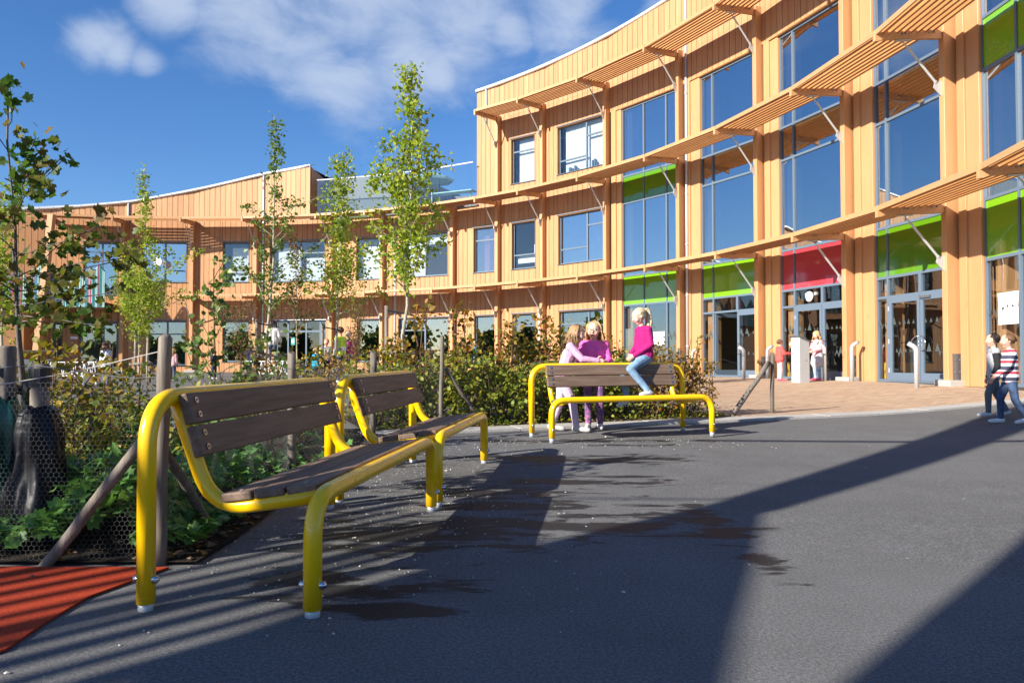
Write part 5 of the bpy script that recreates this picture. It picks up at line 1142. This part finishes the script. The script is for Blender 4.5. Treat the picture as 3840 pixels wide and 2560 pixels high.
def person(label, pos, H, phi, top, legs, shoes, hair, style='long', pose=None, hd=(0, 0), vox=.014, skin='skin', arms=None, z=None, group=None, extra=(), fat=1.0, adult=False, hairlen=.16, glasses=False, hood=None):
    x, y = pos; zg = gz(x, y) if z is None else z; e = empty('person', (x, y, zg), R(phi-90), label, 'person', group, local=True)
    J = dict(BJ); J.update(pose or {}); J = {k: Vector(v)*H for k, v in J.items()}; hs = .88 if adult else 1.0
    mats = [skin, top, legs, shoes, arms or top, 'eye', 'lip', 'eye_white']+[q[4] for q in extra]; pr = []
    def c(a, b_, r0, r1, m_): pr.append((Vector(a), Vector(b_), r0*H, r1*H, m_))
    pel, che, nek, hea = J['pelvis'], J['chest'], J['neck'], J['head']; sid = (J['sR']-J['sL']).normalized(); hip = (J['hR']-J['hL']).normalized()
    for s_ in (-1, 1):
        c(pel+hip*s_*.035*H, che+sid*s_*.040*H, .066*fat, .066*fat, 1); c(pel+hip*s_*.032*H, pel+hip*s_*.032*H+(che-pel)*.12, .070, .068, 2 if not hood else 1)
        c(pel+hip*s_*.038*H+(che-pel)*.10, pel+hip*s_*.038*H+(che-pel)*.28, .074*fat, .070*fat, 1)
    c(J['sL'], J['sR'], .044*fat, .044*fat, 1); c(che, nek-(nek-che)*.15, .058, .040, 1); c(nek-(nek-che)*.1, nek+(hea-nek)*.5, .031, .030, 0)
    for s_ in 'RL':
        c(J['s'+s_], J['e'+s_], .040*fat, .033*fat, 4); c(J['e'+s_], J['w'+s_], .033*fat, .027*fat, 4)
        d = (J['w'+s_]-J['e'+s_]).normalized(); w = J['w'+s_]; sg = 1 if s_ == 'R' else -1; lat = d.cross(Vector((sg*1.0, .15, .0))).normalized()
        if lat.length < .1: lat = Vector((0, 1, 0))
        nr = d.cross(lat).normalized(); c(w+d*.012*H, w+d*.045*H, .018, .021, 0)
        for k, (o_, L_) in enumerate(((.016, .036), (.006, .042), (-.005, .039), (-.015, .030))):
            f0 = w+d*.058*H+lat*o_*H; f1 = f0+(d*.8+nr*.25).normalized()*L_*H*.55; f2 = f1+(d*.55+nr*.6).normalized()*L_*H*.5; c(f0, f1, .0066, .006, 0); c(f1, f2, .006, .005, 0)
        t0_ = w+d*.022*H+lat*.016*H; c(t0_, t0_+(d*.6+lat*.8).normalized()*.03*H, .0075, .0065, 0); c(t0_+(d*.6+lat*.8).normalized()*.03*H, t0_+(d*.6+lat*.8).normalized()*.03*H+(d+lat*.1).normalized()*.02*H, .0065, .0055, 0)
        c(J['h'+s_], J['k'+s_], .056, .041, 2); c(J['k'+s_], J['a'+s_]+(J['k'+s_]-J['a'+s_])*.08, .041, .031, 2)
        an, to = J['a'+s_], J['t'+s_]; up = Vector((0, 0, 1)); hl = an-(to-an).normalized()*.018*H; hl.z = min(hl.z, an.z)-.012*H; c(an, an+(J['k'+s_]-an).normalized()*.03*H, .028, .027, 3); c(hl, to, .027, .024, 3); c(hl+(to-hl)*.5, to+(to-hl)*.12, .026, .021, 3)
    for a, b_, r0, r1, m_ in extra: c(Vector(a)*H, Vector(b_)*H, r0, r1, 8+[q[4] for q in extra].index(m_))
    mb = MB()
    for a, b_, r0, r1, m_ in pr: capsule(mb, a, b_, r0, r1, 10)
    # head: skull, jaw, nose, ears, eyes, mouth in the head's own frame
    fy = Vector((math.sin(R(hd[0])), math.cos(R(hd[0])), 0)); fy = (fy*math.cos(R(hd[1]))+Vector((0, 0, math.sin(R(hd[1]))))); fx = Vector((math.cos(R(hd[0])), -math.sin(R(hd[0])), 0)); fz_ = fx.cross(fy)
    def hp(a, b_, c_): return hea+(fx*a+fy*b_+fz_*c_)*H*hs
    heads = [(hp(0, -.012, .012), .062, 0), (hp(0, .004, .018), .060, 0), (hp(0, .014, -.03), .044, 0), (hp(0, .026, -.052), .026, 0), (hp(0, .066, -.012), .010, 0), (hp(0, .064, -.002), .008, 0), (hp(.028, .036, -.018), .024, 0), (hp(-.028, .036, -.018), .024, 0)]
    for s_ in (-1, 1): heads += [(hp(s_*.024, .0545, .006), .0085, 7), (hp(s_*.024, .0595, .006), .0055, 5), (hp(s_*.064, -.004, -.006), .013, 0), (hp(s_*.009, .058, -.040), .0065, 6)]
    for p, r, m_ in heads: mb.sphere(p, r*H*hs, 0, 10, 8); pr.append((p, p, r*H*hs, r*H*hs, m_))
    me = mb.mesh('body_raw', 'skin'); ob = bpy.data.objects.new('body_raw', me); COL.objects.link(ob); md = ob.modifiers.new('r', 'REMESH'); md.mode = 'VOXEL'; md.voxel_size = vox; ms = ob.modifiers.new('s', 'SMOOTH'); ms.factor = .5; ms.iterations = 2 if vox < .008 else 1
    dg = bpy.context.evaluated_depsgraph_get(); me2 = bpy.data.meshes.new_from_object(ob.evaluated_get(dg)); bpy.data.objects.remove(ob); bpy.data.meshes.remove(me)
    n = len(me2.polygons); ce = np.empty(n*3); me2.polygons.foreach_get('center', ce); ce = ce.reshape(-1, 3); best = np.full(n, 1e9); mi = np.zeros(n, int)
    for a, b_, r0, r1, m_ in pr:
        a, b_ = np.array(a), np.array(b_); ab = b_-a; L2 = ab@ab; tt_ = np.clip(((ce-a)@ab)/L2, 0, 1) if L2 > 1e-12 else np.zeros(n); dist = np.linalg.norm(ce-a-tt_[:, None]*ab, axis=1)-(r0+(r1-r0)*tt_)-(.004 if m_ in (5, 6, 7) else 0); k = dist < best; best[k] = dist[k]; mi[k] = m_
    me2.materials.clear()
    for m_ in mats: me2.materials.append(MATS[m_])
    me2.polygons.foreach_set('material_index', mi); me2.polygons.foreach_set('use_smooth', [True]*n); me2.name = 'body'; link('body', me2, e)
    # hair
    rs = np.random.default_rng(abs(hash(label)) % 9999 if False else len(label)*7+int(H*100)); mb = MB(); hr = .0685*H*hs; cen = hp(0, -.012, .014)
    if style in ('long', 'pony', 'short', 'bun', 'cap'):
        nu, nv = 22, 12; vs_ = {}; 
        for j in range(nv+1):
            th_ = math.pi*.72*j/nv
            for i in range(nu):
                ph = 2*math.pi*i/nu; d = fx*math.cos(ph)*math.sin(th_)+fy*math.sin(ph)*math.sin(th_)+fz_*math.cos(th_); front = math.sin(ph); lim = math.pi*(.41 if front > .35 else (.41+.31*min(1, (.35-front)/.7)))
                k = min(th_, lim); d = fx*math.cos(ph)*math.sin(k)+fy*math.sin(ph)*math.sin(k)+fz_*math.cos(k); p = cen+d*hr*(1+.05*mnoise.noise(Vector((ph*2, k*4, H)))); mb.v.append(tuple(p))
        for j in range(nv):
            for i in range(nu): a = j*nu+i; b2 = j*nu+(i+1) % nu; mb.f.append((a, b2, b2+nu, a+nu)); mb.m.append(0)
        ns = 150 if vox < .009 else 46
        for i in range(ns):
            ph = rs.uniform(-.25, math.pi+.25)+math.pi; k0 = rs.uniform(.1, 1.0); d0 = fx*math.cos(ph)*math.sin(k0)+fy*math.sin(ph)*math.sin(k0)+fz_*math.cos(k0); k1 = 1.75; d1 = fx*math.cos(ph)*math.sin(k1)+fy*math.sin(ph)*math.sin(k1)*1.0+fz_*math.cos(k1)
            p0 = cen+d0*hr*1.01; p1 = cen+(d0+d1).normalized()*hr*1.06; p2 = cen+d1*hr*1.05
            if style == 'long': L_ = hairlen*H*rs.uniform(.6, 1.1); p3 = p2+Vector((0, 0, -L_*.5))+d1*.015*H+Vector(rs.normal(size=3)*.008*H); p4 = p2+Vector((0, 0, -L_))+d1*.02*H+Vector(rs.normal(size=3)*.014*H); P_ = [p0, p1, p2, p3, p4]
            elif style in ('pony', 'bun'): tie = hp(0, -.078, .03); P_ = [p0, p1, (p2+tie)/2+d1*.004*H, tie]
            else: P_ = [p0, p1, p2+Vector(rs.normal(size=3)*.006*H)]
            r_ = .0085*H*(1 if vox < .009 else 1.5); mb.tube(P_, [r_*(1-.7*q/(len(P_)-1)) for q in range(len(P_))], 4, 0)
        if style == 'pony':
            for i in range(70):
                tie = hp(0, -.078, .03)+Vector(rs.normal(size=3)*.006*H); L_ = hairlen*H*rs.uniform(.7, 1.1); bk = -fy; P_ = [tie, tie+bk*.03*H+Vector((0, 0, .008*H)), tie+bk*.048*H+Vector((0, 0, -L_*.35))+Vector(rs.normal(size=3)*.008*H), tie+bk*.05*H+Vector((0, 0, -L_*.7))+Vector(rs.normal(size=3)*.012*H), tie+bk*.04*H+Vector((0, 0, -L_))+Vector(rs.normal(size=3)*.018*H)]; mb.tube(P_, [.007*H, .008*H, .0065*H, .005*H, .0015*H], 4)
        if style == 'bun': mb.sphere(hp(0, -.085, .04), .03*H)
        mb.build('hair', hair, e, smooth=True)
    if style == 'cap':
        mb = MB(); nu = 18
        for j in range(6):
            k = math.pi*.5*j/5
            for i in range(nu): ph = 2*math.pi*i/nu; p = cen+(fx*math.cos(ph)*math.sin(k)+fy*math.sin(ph)*math.sin(k)+fz_*math.cos(k))*hr*1.1+fz_*.008*H; mb.v.append(tuple(p))
        for j in range(5):
            for i in range(nu): a = j*nu+i; b2 = j*nu+(i+1) % nu; mb.f.append((a, b2, b2+nu, a+nu)); mb.m.append(0)
        mb.add([hp(-.045, .05, .022), hp(.045, .05, .022), hp(.035, .12, .014), hp(-.035, .12, .014), hp(-.045, .05, .030), hp(.045, .05, .030), hp(.035, .12, .020), hp(-.035, .12, .020)], [(0, 1, 2, 3), (7, 6, 5, 4), (2, 6, 7, 3), (1, 5, 6, 2), (0, 3, 7, 4)]); mb.build('cap', 'black_cloth', e, smooth=True)
    if glasses:
        mb = MB()
        for s_ in (-1, 1): mb.tube([hp(s_*.026+.018*math.cos(q*.7854), .069, .006+.015*math.sin(q*.7854)) for q in range(9)], .0018*H, 4)
        mb.tube([hp(-.008, .070, .008), hp(.008, .070, .008)], .0018*H, 4); mb.build('glasses', 'black_plastic', e)
    return e
def sy(d): return d
# children at the far bench
person('girl in a lilac hoodie leaning on the far bench from behind, at left', (.69, 9.64), 1.36, -8, 'lilac', 'lilac_pale', 'shoe_grey', 'hair_light_brown', 'long', dict(pelvis=(0, -.05, .50), chest=(0, .02, .71), neck=(0, .055, .80), head=(0, .095, .895), sR=(.095, .035, .775), sL=(-.095, .035, .775), eR=(.125, .14, .665), wR=(.085, .28, .648), eL=(-.125, .12, .655), wL=(-.06, .25, .65), hR=(.048, -.05, .49), hL=(-.048, -.05, .49), kR=(.055, .05, .275), aR=(.055, .085, .05), tR=(.062, .18, .026), kL=(-.055, -.07, .275), aL=(-.055, -.15, .055), tL=(-.062, -.06, .026)), (0, -18), .0065, hairlen=.11, skin='skin_pale')
person('girl with glasses and wavy blond hair in a hot pink jacket behind the far bench', (1.05, 9.90), 1.38, -98, 'hot_pink', 'leggings', 'shoe_white', 'hair_blond', 'long', dict(eR=(.135, .03, .64), wR=(.10, .13, .60), eL=(-.135, .03, .64), wL=(-.10, .14, .60)), (10, -6), .0065, skin='skin_pale', hairlen=.17, glasses=True, fat=1.06)
person('girl with a pale ponytail in a magenta sweater sitting astride the bench backrest', (1.638, 9.555), 1.25, 198, 'magenta', 'jeans', 'shoe_white', 'hair_pale', 'pony', dict(pelvis=(0, 0, .735), chest=(0, .01, .945), neck=(0, .03, 1.035), head=(0, .062, 1.132), sR=(.098, .012, 1.0), sL=(-.098, .012, 1.0), eR=(.13, .015, .86), eL=(-.13, .0, .86), wR=(.06, .12, .755), wL=(-.05, .13, .755), hL=(-.055, .01, .725), kL=(-.155, .235, .62), aL=(-.20, .06, .405), tL=(-.205, .135, .378), hR=(.055, .01, .725), kR=(.135, .155, .55), aR=(.135, .13, .31), tR=(.14, .21, .262)), (8, -22), .006, skin='skin_pale', hairlen=.26, z=.095)
# at the doors
person('girl with blond hair and pink top, jacket at her waist, beside the grey terminal', dep(3064, 22.2), 1.42, 205, 'pink_top', 'jeans_light', 'pink_boot', 'hair_blond', 'long', dict(eR=(.13, .03, .64), wR=(.07, .16, .62), eL=(-.13, .03, .64), wL=(-.07, .16, .60)), (0, -20), .011, hairlen=.15, extra=[((-.04, -.01, .52), (-.05, -.01, .36), .082, .10, 'grey_pale'), ((.04, -.01, .52), (.05, -.01, .36), .082, .10, 'grey_pale')])
person('child in a coral red coat and boots standing left of the grey terminal', dep(2924, 22.6), 1.22, 5, 'coral', 'dull_pink', 'pink_boot', 'hair_brown', 'short', dict(eR=(.13, .06, .66), wR=(.10, .2, .66), eL=(-.13, .06, .66), wL=(-.1, .2, .66)), (0, 0), .012, fat=1.25)
person('child in a dark navy jacket half hidden by the grey terminal', dep(2972, 22.9), 1.16, 175, 'navy', 'jeans_dark', 'shoe_white', 'hair_brown', 'short', None, (0, 0), .013, fat=1.2)
G6 = None
person('child in a red, white and navy striped sweater walking at the right edge', (6.56, 10.2), 1.19, 165, 'striped', 'jeans_dark', 'shoe_white', 'hair_brown', 'short', dict(kR=(.055, .08, .28), aR=(.055, .08, .05), tR=(.06, .17, .03), kL=(-.055, -.03, .275), aL=(-.055, -.14, .07), tL=(-.06, -.05, .03), eL=(-.135, .06, .64), wL=(-.13, .16, .55), eR=(.135, -.07, .65), wR=(.14, -.08, .5)), (0, -4), .008, fat=1.12)
person('child in a grey and black jacket just behind the one at the right edge', (6.95, 11.15), 1.2, 160, 'grey_cloth', 'trouser_grey', 'shoe_grey', 'hair_dark', 'short', dict(kL=(-.055, .08, .28), aL=(-.055, .08, .05), tL=(-.06, .17, .03), kR=(.055, -.03, .275), aR=(.055, -.14, .07), tR=(.06, -.05, .03)), (0, 0), .009, arms='black_cloth', fat=1.12)
# playground
person('dark-haired child in a puffy white jacket standing on the picnic table', dep(1022, 24.2), 1.34, 100, 'white_coat', 'jeans_dark', 'shoe_white', 'hair_dark', 'long', dict(eR=(.15, -.03, .64), wR=(.17, .02, .52), eL=(-.16, .02, .66), wL=(-.2, .1, .6)), (20, 0), .013, z=.93, fat=1.45, hairlen=.08)
person('man in a cap, grey hoodie and yellow reflective vest', dep(1277, 24.6), 1.80, 150, 'hivis', 'jeans_dark', 'shoe_grey', 'hair_brown', 'cap', dict(eR=(.13, .0, .64), wR=(.12, .06, .50)), (10, 0), .015, arms='grey_cloth', adult=True, extra=[((-.03, 0, .60), (.03, 0, .60), .079, .079, 'reflector')])
person('woman with tied-back brown hair in a fuchsia jacket and black scarf', dep(1306, 25.0), 1.70, -95, 'fuchsia', 'jeans_dark', 'shoe_grey', 'hair_brown', 'bun', None, (-6, -4), .014, adult=True, fat=1.1, skin='skin_pale', extra=[((-.02, 0, .80), (.02, 0, .80), .05, .05, 'black_cloth')])
person('small blond boy in a bright blue jacket seen in front of the man', dep(1183, 23.6), 1.10, 40, 'blue_coat', 'navy', 'shoe_grey', 'hair_blond', 'short', None, (0, -5), .013, fat=1.3)
person('person in a striped jumper and yellow vest behind the blond boy', dep(1222, 25.6), 1.45, -60, 'grey_pale', 'navy', 'shoe_grey', 'hair_light_brown', 'short', None, (0, 0), .015, arms='hivis')
sit = dict(pelvis=(0, 0, .30), chest=(0, .03, .51), neck=(0, .04, .60), head=(0, .06, .70), sR=(.098, .03, .575), sL=(-.098, .03, .575), eR=(.13, .06, .43), eL=(-.13, .06, .43), wR=(.08, .17, .38), wL=(-.08, .17, .38), hR=(.05, 0, .29), hL=(-.05, 0, .29), kR=(.06, .21, .29), kL=(-.06, .21, .29), aR=(.06, .22, .06), aL=(-.06, .22, .06), tR=(.06, .31, .03), tL=(-.06, .31, .03))
person('dark-haired child in a navy coat sitting by the left windows', dep(938, 25.2), 1.25, 90, 'navy', 'jeans_dark', 'shoe_grey', 'hair_dark', 'long', sit, (0, 0), .015, z=.58, fat=1.2, hairlen=.06)
person('light-haired child in a navy coat sitting right of the dark-haired one', dep(972, 25.6), 1.2, 110, 'navy', 'jeans_dark', 'shoe_grey', 'hair_light_brown', 'short', sit, (0, 0), .015, z=.60, fat=1.2)
person('child in navy with a hand at the mouth standing before the timber wall', dep(803, 31), 1.15, -40, 'navy', 'jeans_dark', 'shoe_grey', 'hair_light_brown', 'short', dict(eR=(.13, .05, .66), wR=(.05, .1, .82)), (0, 0), .015, fat=1.1)
person('red-haired child in a pale grey coat behind the bronze shrubs', dep(398, 18.5), 1.18, 60, 'grey_pale', 'trouser_grey', 'shoe_grey', 'hair_brown', 'long', None, (0, 0), .013, fat=1.35, hairlen=.08)
person('child in a dull pink coat beside the thick fence post', dep(648, 27), 1.15, 80, 'dull_pink', 'jeans_dark', 'shoe_grey', 'hair_blond', 'long', None, (0, 0), .015, fat=1.25, hairlen=.2)
person('blond child in a teal jacket behind the middle hedge', dep(1779, 24), 1.12, 200, 'teal_coat', 'jeans_dark', 'shoe_grey', 'hair_pale', 'short', None, (0, 0), .015, fat=1.2, z=gz(-1.2, 24)+.2)
